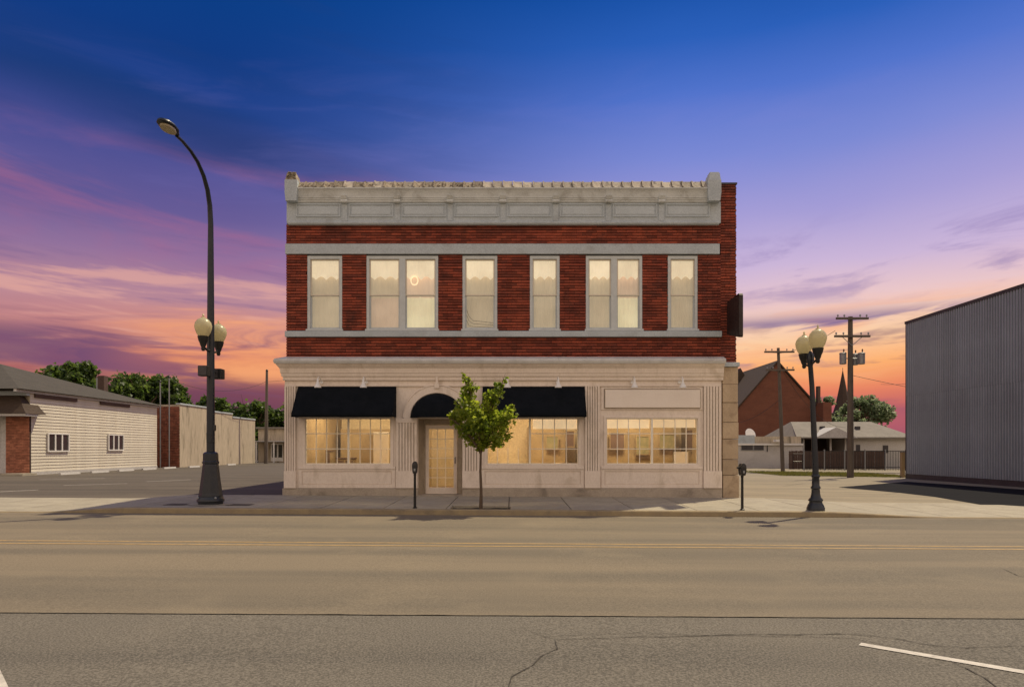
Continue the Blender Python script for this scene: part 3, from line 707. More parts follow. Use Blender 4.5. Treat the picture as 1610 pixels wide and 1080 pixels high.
# shop windows
def shop_window(idx, a, b, cols_l, cols_r, mull, blank=None):
    x0, x1 = X(a), X(b); z0, z1 = WZ0, WZ1
    fr = MB().wall(x0-.045, x1+.045, z0-.04, z1+.04, YS-.03, YS+.10, [(x0+.035, x1-.035, z0+.03, z1-.03)]).build('shop_window', M['paint'], BD, bevel=.006)
    xm = X(mull); zi0, zi1 = z0+.03, z1-.03
    MB().box(xm-.03, xm+.03, YS-.005, YS+.09, zi0, zi1).build('mullion', M['muntin'], fr, bevel=.004)
    rows = 3
    for (l, r, n, full) in ((x0+.035, xm-.03, cols_l, blank == 'left'), (xm+.03, x1-.035, cols_r, False)):
        w = (r-l)/n; h = (zi1-zi0)/rows
        if full:
            MB().box(l, r, YS+.046, YS+.052, zi0, zi1).build('pane', M['glass'], fr)
            mb = MB()
            for i in range(1, n): mb.box(l+w*i-.008, l+w*i+.008, YS+.03, YS+.045, zi0, zi0+h*1.05)
            mb.build('muntin_bars', M['muntin'], fr)
            continue
        pane = mesh_only(MB().box(-w/2+.010, w/2-.010, -.003, .003, -h/2+.010, h/2-.010), 'pane', M['glass'])
        for i in range(n):
            for j in range(rows): inst(pane, 'pane', fr, (l+w*(i+.5), YS+.05, zi0+h*(j+.5)))
        mb = MB()
        for i in range(1, n): mb.box(l+w*i-.011, l+w*i+.011, YS+.035, YS+.065, zi0, zi1)
        for j in range(1, rows): mb.box(l, r, YS+.037, YS+.063, zi0+h*j-.011, zi0+h*j+.011)
        mb.build('muntin_bars', M['muntin'], fr)
    mb = MB().wall(x0+.034, x1-.034, zi0-.001, zi1+.001, YS+.02, YS+.08, [(x0+.06, x1-.06, zi0+.025, zi1-.025)]); mb.build('inner_frame', M['muntin'], fr)
    return fr
w1 = shop_window(0, *WIN[0], 4, 4, 548)
w2 = shop_window(1, *WIN[1], 4, 4, 833, 'left')
w3 = shop_window(2, *WIN[2], 4, 4, 1025)
MB().box(X(838), X(908), YS+.2, YS+.21, Z(674), Z(650)).build('roller_blind', M['blind'], w2)
MB().box(X(954), X(1023), YS+.2, YS+.21, Z(673), Z(650)).build('roller_blind', M['blind'], w3)
MB().box(X(1027), X(1096), YS+.2, YS+.21, Z(672), Z(650)).build('roller_blind', M['blind'], w3)
# arch over the door
def arc(c, z, rx, rz, n=28, a0=0, a1=PI): return [(c+rx*math.cos(a0+(a1-a0)*i/n), z+rz*math.sin(a0+(a1-a0)*i/n)) for i in range(n+1)]
AC = X(687.5); AZ = Z(656.5); R0, R1 = X(687.5+42)-AC, X(687.5+52)-AC
mb = MB(); A = arc(AC, AZ, R0, R0*.92); B = arc(AC, AZ, R1, R1*.96)
for (p, q), (r, s_) in zip(zip(A, A[1:]), zip(B, B[1:])):
    for d0, d1, pa, pb in ((YS-.07, YS+.005, 0, 1),):
        va = [mb.bm.verts.new(t) for t in ((p[0],d0,p[1]),(q[0],d0,q[1]),(s_[0],d0,s_[1]),(r[0],d0,r[1]))]
        vb = [mb.bm.verts.new(t) for t in ((p[0],d1,p[1]),(q[0],d1,q[1]),(s_[0],d1,s_[1]),(r[0],d1,r[1]))]
        mb.bm.faces.new(va); mb.bm.faces.new((va[1],va[0],vb[0],vb[1])); mb.bm.faces.new((va[3],va[2],vb[2],vb[3]))
mb.build('door_arch', M['paint'], BD)
mb = MB()
for i in range(28):
    pass
B2 = arc(AC, AZ, R1+.012, (R1+.012)*.96)
mb.tube([(x, YS-.07, z) for x, z in B2], .02, 6); mb.build('arch_bead', M['paint'], BD, smooth=True)
mb = MB(); mb.prism([(AC-.07,YS-.12,Z(611)),(AC+.07,YS-.12,Z(611)),(AC+.075,YS-.12,Z(607)),(AC+.035,YS-.12,Z(601)),(AC+.03,YS-.12,Z(595)),(AC+.045,YS-.12,Z(593)),(AC-.045,YS-.12,Z(593)),(AC-.03,YS-.12,Z(595)),(AC-.035,YS-.12,Z(601)),(AC-.075,YS-.12,Z(607))], (0,.12,0))
mb.build('keystone', M['paint'], BD, bevel=.006)
for a, b in ((636,657.5),(727,745)):
    MB().box(X(a), X(b), YS-.09, YS+.01, Z(661.2), Z(656.8)).build('impost', M['paint'], BD, bevel=.006)
# entrance recess and door
RY = YF+.55
mb = MB(); mb.face([(DOORX[0],YS+.16,-.1),(DOORX[0]+.10,RY,-.1),(DOORX[0]+.10,RY,DZ1),(DOORX[0],YS+.16,DZ1)]); mb.face([(DOORX[1],YS+.16,-.1),(DOORX[1]-.06,RY,-.1),(DOORX[1]-.06,RY,DZ1),(DOORX[1],YS+.16,DZ1)])
mb.face([(DOORX[0],YS+.16,DZ1),(DOORX[1],YS+.16,DZ1),(DOORX[1]-.06,RY,DZ1),(DOORX[0]+.10,RY,DZ1)])
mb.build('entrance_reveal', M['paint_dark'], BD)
MB().box(DOORX[0], DOORX[1], YS-.05, RY+.3, -.2, .21).build('threshold', M['plinth'], BD)
dxa, dxb = (669-805)/F*RY, (719-805)/F*RY; dz0, dz1 = .212, EYE+(HZ-668)/F*RY
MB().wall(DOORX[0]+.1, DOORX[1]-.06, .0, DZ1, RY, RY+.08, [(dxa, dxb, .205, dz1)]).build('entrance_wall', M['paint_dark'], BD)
dr = MB().wall(dxa+.005, dxb-.005, dz0, dz1-.005, RY-.03, RY+.03, [(dxa+.11, dxb-.11, dz0+.20, dz1-.13)]).build('entrance_door', M['paint'], BD, bevel=.006)
l, r, zb, zt = dxa+.11, dxb-.11, dz0+.20, dz1-.13; w = (r-l)/3; h = (zt-zb)/6
pane = mesh_only(MB().box(-w/2+.008, w/2-.008, -.003, .003, -h/2+.008, h/2-.008), 'door_pane', M['glass'])
for i in range(3):
    for j in range(6): inst(pane, 'pane', dr, (l+w*(i+.5), RY, zb+h*(j+.5)))
mb = MB()
for i in range(1, 3): mb.box(l+w*i-.010, l+w*i+.010, RY-.018, RY+.018, zb, zt)
for j in range(1, 6): mb.box(l, r, RY-.016, RY+.016, zb+h*j-.010, zb+h*j+.010)
mb.build('muntin_bars', M['muntin'], dr)
mb = MB(); mb.tube([(dxb-.06,RY-.03,1.15),(dxb-.06,RY-.09,1.16),(dxb-.06,RY-.09,1.32),(dxb-.06,RY-.03,1.33)], .012, 8); mb.build('handle', M['black_metal'], dr)
# sandstone corner pier
yb_ = [783, 747, 722, 690, 664, 633, 604]
sx0, sx1 = X(1135.5), X(1160)
for a, b in zip(yb_, yb_[1:]):
    big = a > 780
    MB().box(sx0, sx1+(.015 if big else random.uniform(-.012,.012)), YF-.05+random.uniform(-.012,.012)-(.03 if big else 0), YF+.38, Z(a)+.006-(.15 if big else 0), Z(b)-.006).build('stone_block', M['tan_stone'], BD, bevel=.014)
MB().box(sx0, sx1, YF-.03, YF+.38, Z(604), Z(577)).build('stone_block', M['tan_stone'], BD, bevel=.012)
MB().box(sx0-.02, sx1+.03, YF-.10, YF+.40, Z(577)+.003, Z(570)).build('pier_capital', M['stone'], BD, bevel=.012)

# ---------------- ground floor interior
mb = MB(); mb.box(XL+.31, XR-.31, 25.6, 25.7, -.1, 3.6); mb.build('interior_back_wall', M['interior_wall'], BD)
MB().box(XL+.302, XL+.36, YS+.3, 25.6, .19, Z(588)).build('interior_lining', M['interior_dark'], BD); MB().box(XR-.36, XR-.302, YS+.3, 25.6, .19, Z(588)).build('interior_lining', M['interior_dark'], BD)
MB().box(XL+.31, XR-.31, YS+.2, 25.6, .14, .19).build('interior_floor', M['floor_in'], BD)
MB().box(XL+.31, XR-.31, YF+.37, YF+23, Z(588), Z(588)+.25).build('interior_ceiling', M['interior_wall'], BD)
mb = MB(); mb.box(DOORX[0]-.25, DOORX[0]-.2, YS+.3, 25.6, .19, Z(588)); mb.box(X(752), X(752)+.05, YS+.3, 25.6, .19, Z(588)); mb.box(X(930), X(930)+.05, YS+.3, 25.6, .19, Z(588))
mb.build('interior_partition', M['interior_wall'], BD)
for xx, e_ in ((X(548), 42), (X(690), 20), (X(840), 42), (X(1022), 42)):
    ld = bpy.data.lights.new('ceiling_light', 'AREA'); lo_ = bpy.data.objects.new('ceiling_light', ld); C.objects.link(lo_)
    ld.shape = 'RECTANGLE'; ld.size = 1.4; ld.size_y = 1.0; ld.energy = e_*5.8; ld.color = (1, .74, .42); lo_.location = (xx, 22.4, Z(588)-.06)
# things standing in the shop rooms
def plant(x, y, z, h, r, label, n=260, ys=1.0, pot=.4):
    t = thing('potted_plant', (x, y, z), label, 'plant', None)
    k_ = 1 if ys == 1 else .38
    MB().lathe([(.09*k_,0),(.13*k_,.24*k_),(.14*k_,.26*k_),(.11*k_,.26*k_)], (x,y,z), 14).build('pot', M['dark_brick'], t, smooth=True)
    mb = MB()
    for k in range(7):
        a = random.uniform(0, 2*PI); mb.tube([(x,y,z+.24*k_),(x+.3*r*math.cos(a),y+.3*r*ys*math.sin(a),z+h*.6),(x+r*.6*math.cos(a),y+r*.6*ys*math.sin(a),z+h*.9)], [.012,.008,.004], 5)
    mb.build('stem', M['bark'], t)
    pts = np.column_stack([rng.normal(0, r*.45, n)+x, rng.normal(0, r*.45*ys, n)+y, rng.uniform(z+min(.35,h*.4), z+h, n)])
    leaves(pts, .11 if ys == 1 else .06, 'foliage', M['leaf'], t)
def leaves(P, size, name, m, parent, flat=.5):
    n = len(P); o0 = np.array(ORG[parent.name])
    d = rng.normal(size=(n,3)); d[:,2] = d[:,2]*.6-.25; d /= np.linalg.norm(d, axis=1)[:,None]
    s_ = np.cross(d, rng.normal(size=(n,3))); s_ /= np.linalg.norm(s_, axis=1)[:,None]
    nn = np.cross(d, s_)
    L = size*rng.uniform(.65, 1.35, n)[:,None]
    a = P-d*L*.5; b = P+s_*L*.42+nn*L*.12; c = P+d*L*.55; e_ = P-s_*L*.42+nn*L*.12
    V = np.stack([a, b, c, e_], 1).reshape(-1, 3)-o0
    me = bpy.data.meshes.new(name); me.vertices.add(4*n); me.vertices.foreach_set('co', V.astype(np.float32).ravel())
    i0 = np.arange(n)*4
    tri = np.stack([i0, i0+1, i0+2, i0, i0+2, i0+3], 1).astype(np.int32).ravel()
    me.loops.add(6*n); me.loops.foreach_set('vertex_index', tri)
    me.polygons.add(2*n); me.polygons.foreach_set('loop_start', (np.arange(2*n)*3).astype(np.int32)); me.polygons.foreach_set('loop_total', np.full(2*n, 3, np.int32))
    me.update(calc_edges=True); me.validate(); me.materials.append(m)
    o = bpy.data.objects.new(name, me); C.objects.link(o); o.parent = parent; return o
t = tag(MB().box((566-805)/F*22.6, (585-805)/F*22.6, 22.6, 23.0, .19, 2.1).build('doorway_panel', M['interior_dark'], bevel=.02), 'tall olive panel standing for a dark doorway behind the mullion of the left shop window', 'doorway_panel')  # dark panel put in as the doorway of the room
t = tag(MB().box((587-805)/F*22, (611-805)/F*22, 22.0, 22.08, .19, 2.12).build('display_cabinet_panel', M['white'], bevel=.01), 'pale panel standing for a display cabinet front at the right of the left shop window', 'cabinet_panel')  # thin pale panel put in as the display cabinet
mb = MB(); mb.box(X(1070), X(1093), 21.2, 21.24, .75, 1.5); mb.build('picture', M['white']); tag(bpy.data.objects['picture'], 'pale picture board leaning inside the right shop window', 'picture')
for (x0, x1, y0, lab) in ((485,535,21.9,'low brown table inside the left shop window'), (860,905,21.8,'low brown table inside the middle shop window'), (955,1012,21.6,'low brown table inside the right shop window')):
    a, b = X(x0), X(x1); t = thing('table', ((a+b)/2, y0+.3, .19), lab, 'table')
    MB().box(a, b, y0, y0+.6, .88, .93).build('tabletop', M['brown'], t)
    for xx in (a+.03, b-.07):
        for yy in (y0+.03, y0+.53): MB().box(xx, xx+.04, yy, yy+.04, .19, .88).build('leg', M['brown'], t)
mb = MB(); mb.box(X(480), X(585), 24.6, 25.55, .19, 2.3); tag(mb.build('shelf_unit', M['interior_dark']), 'olive shelf unit along the back of the left shop room', 'shelf')
mb = MB(); mb.box(X(836), X(905), 24.4, 25.55, .19, 2.4); tag(mb.build('shelf_unit', M['interior_dark']), 'olive shelf unit along the back of the middle shop room', 'shelf')
mb = MB(); mb.box(X(950), X(1105), 24.2, 25.55, .19, 2.5); tag(mb.build('shelf_unit', M['interior_dark']), 'olive shelf unit along the back of the right shop room', 'shelf')

PICS = [(505,686,30,18,24.5,'leaf_p','wide green picture on the shelf unit of the left shop room'),
        (868,696,20,22,24.3,'leaf_p','green picture on the shelf unit of the middle shop room'), (896,690,14,26,24.3,'brown','narrow brown picture on the shelf unit of the middle shop room'),
        (970,694,24,26,24.1,'brown','dark brown picture at the left of the right shop room'), (1010,700,22,30,24.1,'leaf_p','tall green picture near the centre of the right shop room'),
        (1048,694,26,24,24.1,'leaf_p','green picture right of the centre of the right shop room'), (1086,692,16,34,24.1,'brown','tall brown picture at the far right of the right shop room')]
M['leaf_p'] = mat('green print', (.11, .115, .055), .6, (.22, .19, .11), 4, .02)
for px, py, w_, h_, yy, mm, lab in PICS:
    c = Vector(((px-805)/F*yy, yy-.04, EYE+(HZ-py)/F*yy)); a, b = w_/F*yy/2, h_/F*yy/2
    t = thing('wall_picture', tuple(c), lab, 'picture', 'pictures hung in the shop rooms')
    MB().wall(c.x-a, c.x+a, c.z-b, c.z+b, c.y-.03, c.y+.02, [(c.x-a+.03, c.x+a-.03, c.z-b+.03, c.z+b-.03)]).build('picture_frame', M['interior_dark'], t)
    MB().box(c.x-a+.03, c.x+a-.03, c.y-.01, c.y+.01, c.z-b+.03, c.z+b-.03).build('print', M[mm], t)
def chair(x, y, rz, lab):
    t = thing('chair', (x, y, .19), lab, 'chair', 'chairs in the shop rooms', local=True); t.rotation_euler = (0, 0, rz)
    MB().box(-.21,.21,-.21,.21,.43,.47).build('seat', M['pale_wood'], t, bevel=.01)
    MB().box(-.2,.2,.18,.21,.62,.92).build('backrest', M['pale_wood'], t, bevel=.01)
    for a in (-.19,.16):
        for b, h in ((-.19,.43),(.17,.92)): MB().box(a,a+.03,b,b+.03,0,h).build('leg', M['pale_wood'], t)
chair(X(560), 22.6, .6, 'pale wooden chair in the left shop room'); chair(X(880), 22.9, -.4, 'pale wooden chair in the middle shop room')
chair(X(968), 22.6, 2.6, 'pale wooden chair at the left of the right shop room'); chair(X(1040), 23.0, .3, 'pale wooden chair at the right of the right shop room')
for x_, z_, h_, lab in PLANTS: plant(x_, YF+.185, z_, h_, .17, lab, 90, .28)
for x0_, x1_, h_, lab in ((490,520,1.5,'low olive cabinet at the left of the left shop room'), (528,556,1.25,'low dark cabinet in the middle of the left shop room')):
    a, b = (x0_-805)/F*23.4, (x1_-805)/F*23.4; t = thing('cabinet', ((a+b)/2, 23.4, .19), lab, 'cabinet')
    MB().box(a, b, 23.4, 23.8, .24, h_).build('case', M['interior_dark'], t, bevel=.01)
    MB().box(a-.02, b+.02, 23.38, 23.82, h_+.001, h_+.04).build('top', M['brown'], t)
    for q in range(2): MB().box(a+.03+(b-a)/2*q, a+(b-a)/2*(q+1)-.03, 23.38, 23.40, .3, h_-.06).build('door', M['brown'], t)
    MB().box(a, b, 23.42, 23.78, .19, .239).build('base', M['brown'], t)
# ---------------- awnings
def awning(a, b, label):
    x0, x1 = X(a), X(b); zt, zb = Z(608.5), 2.51; p = .62
    t = thing('awning', ((x0+x1)/2, YS, zb), label, 'awning', 'black sloped awnings over the shop windows')
    mb = MB(); K = 14; rows = 6; g = []
    for i in range(K+1):
        x = x0+(x1-x0)*i/K; c = []
        for j in range(rows+1):
            q = j/rows; sag = -.018*math.sin(PI*q)*(1-abs(2*((i/K*3) % 1)-1)*.4)
            c.append(mb.bm.verts.new((x, YS-.03-p*q+sag*.6, zt+(zb+.1-zt)*q+sag)))
        c.append(mb.bm.verts.new((x, YS-.03-p-.004, zb+random.uniform(-.004,.004)))); g.append(c)
    for i in range(K):
        for j in range(rows+1): mb.bm.faces.new((g[i][j], g[i+1][j], g[i+1][j+1], g[i][j+1]))
    cn = mb.build('canopy', M['awning'], t, smooth=True, weld=False)
    so_ = cn.modifiers.new('thick', 'SOLIDIFY'); so_.thickness = .012
    for xx in (x0+.005, x1-.005):
        mb = MB(); mb.prism([(xx-.004,YS-.01,zt),(xx-.004,YS-.035,zt),(xx-.004,YS-.03-p,zb+.1),(xx-.004,YS-.03-p,zb+.01),(xx-.004,YS-.01,zb+.01)], (.008,0,0)); mb.build('side_panel', M['awning'], t)
    mb = MB(); mb.tube([(x0,YS-.02-p,zb+.1),(x1,YS-.02-p,zb+.1)], .016, 6); mb.tube([(x0+.02,YS,zb+.05),(x0+.02,YS-.02-p,zb+.1)], .014, 6); mb.tube([(x1-.02,YS,zb+.05),(x1-.02,YS-.02-p,zb+.1)], .014, 6)
    mb.build('frame', M['galv'], t)
awning(469.5, 623.5, 'black sloped canvas awning over the left shop window')
awning(759, 918.5, 'black sloped canvas awning behind the young tree over the middle window')
t = thing('awning', (AC, YS, AZ), 'rounded black canvas dome awning under the arch over the entrance door', 'awning')
mb = MB(); K, L_ = 24, 10; g = []
for j in range(L_+1):
    ph = j/L_*PI/2
    g.append([mb.bm.verts.new((AC+R0*.985*math.cos(PI*i/K)*1.0*(1), YS-.02-.52*math.sin(PI*i/K)*math.cos(ph)*1.0 if False else YS-.02-.50*math.cos(ph)*math.sqrt(max(0, 1-math.cos(PI*i/K)**2)), AZ+R0*.90*math.sin(ph)*math.sqrt(max(0, 1-math.cos(PI*i/K)**2)))) for i in range(K+1)])
for j in range(L_):
    for i in range(K):
        try: mb.bm.faces.new((g[j][i], g[j][i+1], g[j+1][i+1], g[j+1][i]))
        except Exception: pass
bmesh.ops.remove_doubles(mb.bm, verts=mb.bm.verts, dist=1e-4); bmesh.ops.dissolve_degenerate(mb.bm, edges=mb.bm.edges, dist=1e-4)
mb.build('canopy', M['awning'], t, smooth=True)
mb = MB(); mb.tube([(AC+R0*.985*math.cos(PI*i/K), YS-.02-.50*math.sin(PI*i/K), AZ) for i in range(K+1)], .014, 6); mb.build('hem', M['awning'], t)

# ---------------- sign boards
t = thing('sign_board', ((X(950)+X(1100))/2, YS, Z(641)), 'blank pale sign board above the right shop window', 'sign')
MB().box(X(951), X(1099.5), YS-.075, YS-.03, Z(641), Z(613)).build('board', M['sign_board'], t, bevel=.006)
MB().wall(X(950), X(1100.5), Z(641.7), Z(612.3), YS-.06, YS-.006, [(X(951)+.001, X(1099.5)-.001, Z(641)+.001, Z(613)-.001)]).build('rim', M['paint_dark'], t)
sgx = X(1145)
t = thing('projecting_sign', (sgx, YF, Z(530)), 'dark brown projecting sign panel on the brick corner pier', 'sign')
mb = MB(); mb.prism([(sgx-.06,YF-.06,4.98),(sgx-.06,YF-1.12,4.74),(sgx-.06,YF-1.15,4.80),(sgx-.06,YF-1.15,5.93),(sgx-.06,YF-1.10,5.99),(sgx-.06,YF-.06,5.96)], (.12,0,0))
mb.build('panel', mat('dark brown sign', (.022, .013, .013), .5, (.03, .018, .017), 2, .05, 30), t, bevel=.015)
mb = MB(); mb.tube([(sgx,YF+.02,5.85),(sgx,YF-.2,5.85)], .03, 8); mb.tube([(sgx,YF+.02,5.1),(sgx,YF-.2,5.1)], .03, 8); mb.build('bracket', M['black_metal'], t)

# ---------------- wall lamps
def make_lamp():
    t = thing('wall_lamp', (0,0,0), '', 'lamp', 'white bell lamps along the storefront', local=True)
    MB().lathe([(.098,-.18),(.106,-.175),(.085,-.125),(.052,-.06),(.033,.0),(.026,.075),(.014,.09)], (0,-.42,0), 18).build('shade', M['white'], t, smooth=True)
    MB().tube([(0,0,.02),(0,-.10,.10),(0,-.24,.15),(0,-.37,.14),(0,-.42,.08)], .011, 8).build('arm', M['white'], t, smooth=True)
    mb = MB(); mb.tube([(0,-.0,.02),(0,-.025,.02)], .045, 14); mb.build('backplate', M['white'], t, smooth=True)
    return t
lamp0 = None
LAMPS = [(507,'white bell wall lamp at the left end of the left awning'), (577,'white bell wall lamp over the right half of the left awning'),
         (798,'white bell wall lamp half hidden by the top of the young tree'), (876,'white bell wall lamp over the right half of the middle awning'),
         (993,'white bell wall lamp over the left half of the blank sign board'), (1067,'white bell wall lamp over the right half of the blank sign board')]
for i, (px, lab) in enumerate(LAMPS):
    if i == 0: o = lamp0 = make_lamp()
    else: o = copy_tree(lamp0)
    o.location = (X(px), YS-.06, Z(603.5)+.02); o['label'] = lab

# ------------------------------------------------------------------ street lamps
def globe_unit(parent, c, d):
    """acorn globe on a cast cup and scrolled bracket; c is the pole axis point, d the direction"""
    c = Vector(c); d = Vector(d); g = c+d
    br_ = MB().tube([c+Vector((0,0,-.42)), c+d*.35+Vector((0,0,-.52)), c+d*.85+Vector((0,0,-.47)), g+Vector((0,0,-.33))], [.035,.03,.03,.035], 8).build('bracket', M['black_metal'], parent, smooth=True)
    MB().lathe([(.03,-.56),(.05,-.52),(.045,-.47),(.07,-.42),(.085,-.36),(.11,-.31),(.125,-.24),(.135,-.20),(.12,-.195)], g, 16).build('cup', M['black_metal'], parent, smooth=True)
    gl = MB().lathe([(.115,-.20),(.165,-.11),(.20,.0),(.205,.06),(.185,.14),(.13,.215),(.06,.255),(.02,.262)], g, 24).build('globe', M['globe'], parent, smooth=True)
    mb = MB(); mb.lathe([(.05,.25),(.055,.27),(.02,.285),(.012,.30),(.03,.325),(.012,.35),(.003,.37)], g, 10); mb.build('finial', M['globe'], gl, smooth=True)
LX, LY = -7.66, 17.35
lz = .14+gz(LX)
t = thing('street_lamp', (LX, LY, lz), 'tall dark street lamp with curved top arm and two lower globes left of the building', 'street lamp')
oct_ = PI/8
MB().lathe([(.30,0),(.30,.05),(.33,.08),(.33,.12),(.30,.16),(.285,.2)], (LX,LY,lz), 24).build('foot', M['dark_pole'], t, smooth=True)
MB().lathe([(.29,.2),(.28,.26),(.275,.28),(.22,.72),(.19,1.0),(.185,1.02),(.20,1.04),(.20,1.08),(.185,1.10),(.18,1.28),(.16,1.31),(.12,1.33)], (LX,LY,lz), 8, phase=oct_).build('pedestal', M['dark_pole'], t, bevel=.012)
zt = lz+1.3
pts = [(LX,LY,zt),(LX,LY,4.0),(LX,LY,6.0),(LX,LY,7.3),(LX,LY-.05,7.75),(LX,LY-.18,8.10),(LX,LY-.40,8.37),(LX,LY-.72,8.58),(LX,LY-1.08,8.69),(LX,LY-1.5,8.74),(LX,LY-1.76,8.74)]
MB().tube(pts, [.10,.092,.078,.065,.060,.055,.050,.045,.041,.038,.038], 16).build('pole', M['dark_pole'], t, smooth=True)
hd = bmesh.new(); mb = MB()
R_ = [(-.02,.05,.04),(-.12,.09,.06),(-.28,.165,.085),(-.48,.185,.10),(-.66,.15,.085),(-.76,.08,.05),(-.79,.01,.01)]
rings = []
for yy, rx, rz in R_:
    rings.append([mb.bm.verts.new((LX+rx*math.cos(2*PI*k/20), LY-1.71+yy, 8.76+(rz if math.sin(2*PI*k/20) > 0 else rz*.45)*math.sin(2*PI*k/20)-.0)) for k in range(20)])
for a, b in zip(rings, rings[1:]):
    for k in range(20): mb.bm.faces.new((a[k], a[(k+1) % 20], b[(k+1) % 20], b[k]))
mb.bm.faces.new(rings[0]); mb.bm.faces.new(rings[-1][::-1])
lh = mb.build('lamp_head', M['dark_pole'], t, smooth=True)
mb = MB(); pr = []
for k in range(20): pr.append((LX+.14*math.cos(2*PI*k/20), LY-1.71-.44+.25*math.sin(2*PI*k/20)))
mb.prism([(x,y,8.685) for x,y in pr], (0,0,.06)); mb.build('lens', mat('smoky lens', (.42, .36, .22), .25, (.36, .31, .19), 3, .03), lh, bevel=.01)
globe_unit(t, (LX,LY,4.58), (0,-.42,0)); globe_unit(t, (LX,LY,4.58), (0,.46,0))
for yy, w_ in ((-.33, .2), (.36, .26)):
    mb = MB(); mb.box(LX-.14, LX+.10 if yy < 0 else LX+.16, LY+yy-w_/2, LY+yy+w_/2, 3.40, 3.66); fb = mb.build('flood_light', M['black_metal'], t, bevel=.02)
    MB().box(LX-.12, LX+.08, LY+yy-w_/2-.012, LY+yy-w_/2+.001, 3.42, 3.64).build('lens', M['trim_dark'], fb)
MB().tube([(LX,LY-.3,3.55),(LX,LY+.3,3.55)], .03, 8).build('bracket', M['black_metal'], t)
mb = MB(); mb.box(LX+.07, LX+.12, LY-.05, LY+.05, 2.05, 2.20); mb.box(LX-.06, LX+.06, LY-.115, LY-.09, 1.75, 2.0); mb.build('handhole_cover', M['dark_pole'], t, bevel=.006)
for k in range(4):
    a = PI/4+k*PI/2; MB().lathe([(.03,0),(.03,.03),(.015,.05)], (LX+.31*math.cos(a),LY+.31*math.sin(a),lz+.155), 6).build('anchor_nut', M['galv'], t)
sheet('lamp_footing', [(LX+.55*math.cos(k*PI/12), LY+.5*math.sin(k*PI/12)) for k in range(24)], lift(LX)+.018, M['walk'])
ribbon('sidewalk_patch', [(LX-1.05,LY-.12),(LX-.5,LY-.14)], .5, lift(LX)+.0155, M['lot'])
ribbon('sidewalk_patch', [(LX+.5,LY-.14),(LX+1.1,LY-.12)], .45, lift(LX)+.0155, M['lot'])
# right lamp
QX, QY = 7.44, 16.72; qz = lift(QX)+gz(QX)+.004
t = thing('street_lamp', (QX, QY, qz), 'shorter dark lamp post with twin yellowish globes right of the building', 'street lamp')
MB().lathe([(.21,0),(.21,.07),(.195,.09),(.19,.12),(.165,.16),(.15,.19),(.15,.22),(.17,.235),(.17,.26),(.12,.32),(.10,.42),(.095,.52),(.115,.54),(.115,.57),(.09,.60),(.085,.8),(.10,.82),(.10,.85),(.075,.88)], (QX,QY,qz), 20).build('base', M['dark_pole'], t, smooth=True)
tx = QX-.13
MB().tube([(QX,QY,qz+.8),(QX-.03,QY,1.7),(QX-.09,QY,3.1),(tx,QY,3.62),(tx,QY,3.72),(tx,QY,3.86),(tx,QY,3.98)], [.075,.07,.06,.058,.085,.09,.03], 14).build('pole', M['dark_pole'], t, smooth=True)
globe_unit(t, (tx,QY,4.20), (.02,-.36,0)); globe_unit(t, (tx,QY,4.16), (-.0,.36,0))

# ------------------------------------------------------------------ parking meters
def meter(x, y, label, twin):
    z = lift(x)+gz(x)+.01
    t = thing('parking_meter', (x, y, z), label, 'parking meter', 'parking meters along the kerb')
    MB().lathe([(.06,0),(.06,.015),(.034,.03),(.03,.78),(.036,.80),(.036,.86)], (x,y,z), 12).build('post', M['black_metal'], t, smooth=True)
    for s_ in ((-.07, .07) if twin else (0,)):
        yy = y+s_
        pr = [(-.045,.84),(.045,.84),(.06,.90),(.068,1.0)]+[(.068*math.cos(PI*k/10), 1.03+.105*math.sin(PI*k/10)) for k in range(11)]+[(-.068,1.0),(-.06,.90)]
        mb = MB(); mb.prism([(x+a, yy-.05, z+b) for a, b in pr], (0,.10,0)); hd_ = mb.build('meter_head', M['black_metal'], t, bevel=.012)
        mb = MB(); mb.prism([(x+.05*math.cos(PI*k/8), yy-.056, z+1.045+.06*math.sin(PI*k/8)) for k in range(9)], (0,.005,0)); mb.build('window', mat('meter glass', (.05,.05,.055), .15), hd_)
        MB().box(x-.02, x+.02, yy-.06, yy-.05, z+.90, z+.96).build('coin_plate', M['galv'], hd_)
    if twin: MB().box(x-.13, x+.05, y-.03, y+.03, z+1.0, z+1.05).build('yoke', M['black_metal'], t, bevel=.01)
meter(base(648,801,.14)[0], 16.62, 'black single head parking meter in front of the left side of the entrance', False)
meter(base(1168,803,.12)[0], 16.62, 'black parking meter by the sandstone corner pier near the right lamp', True)

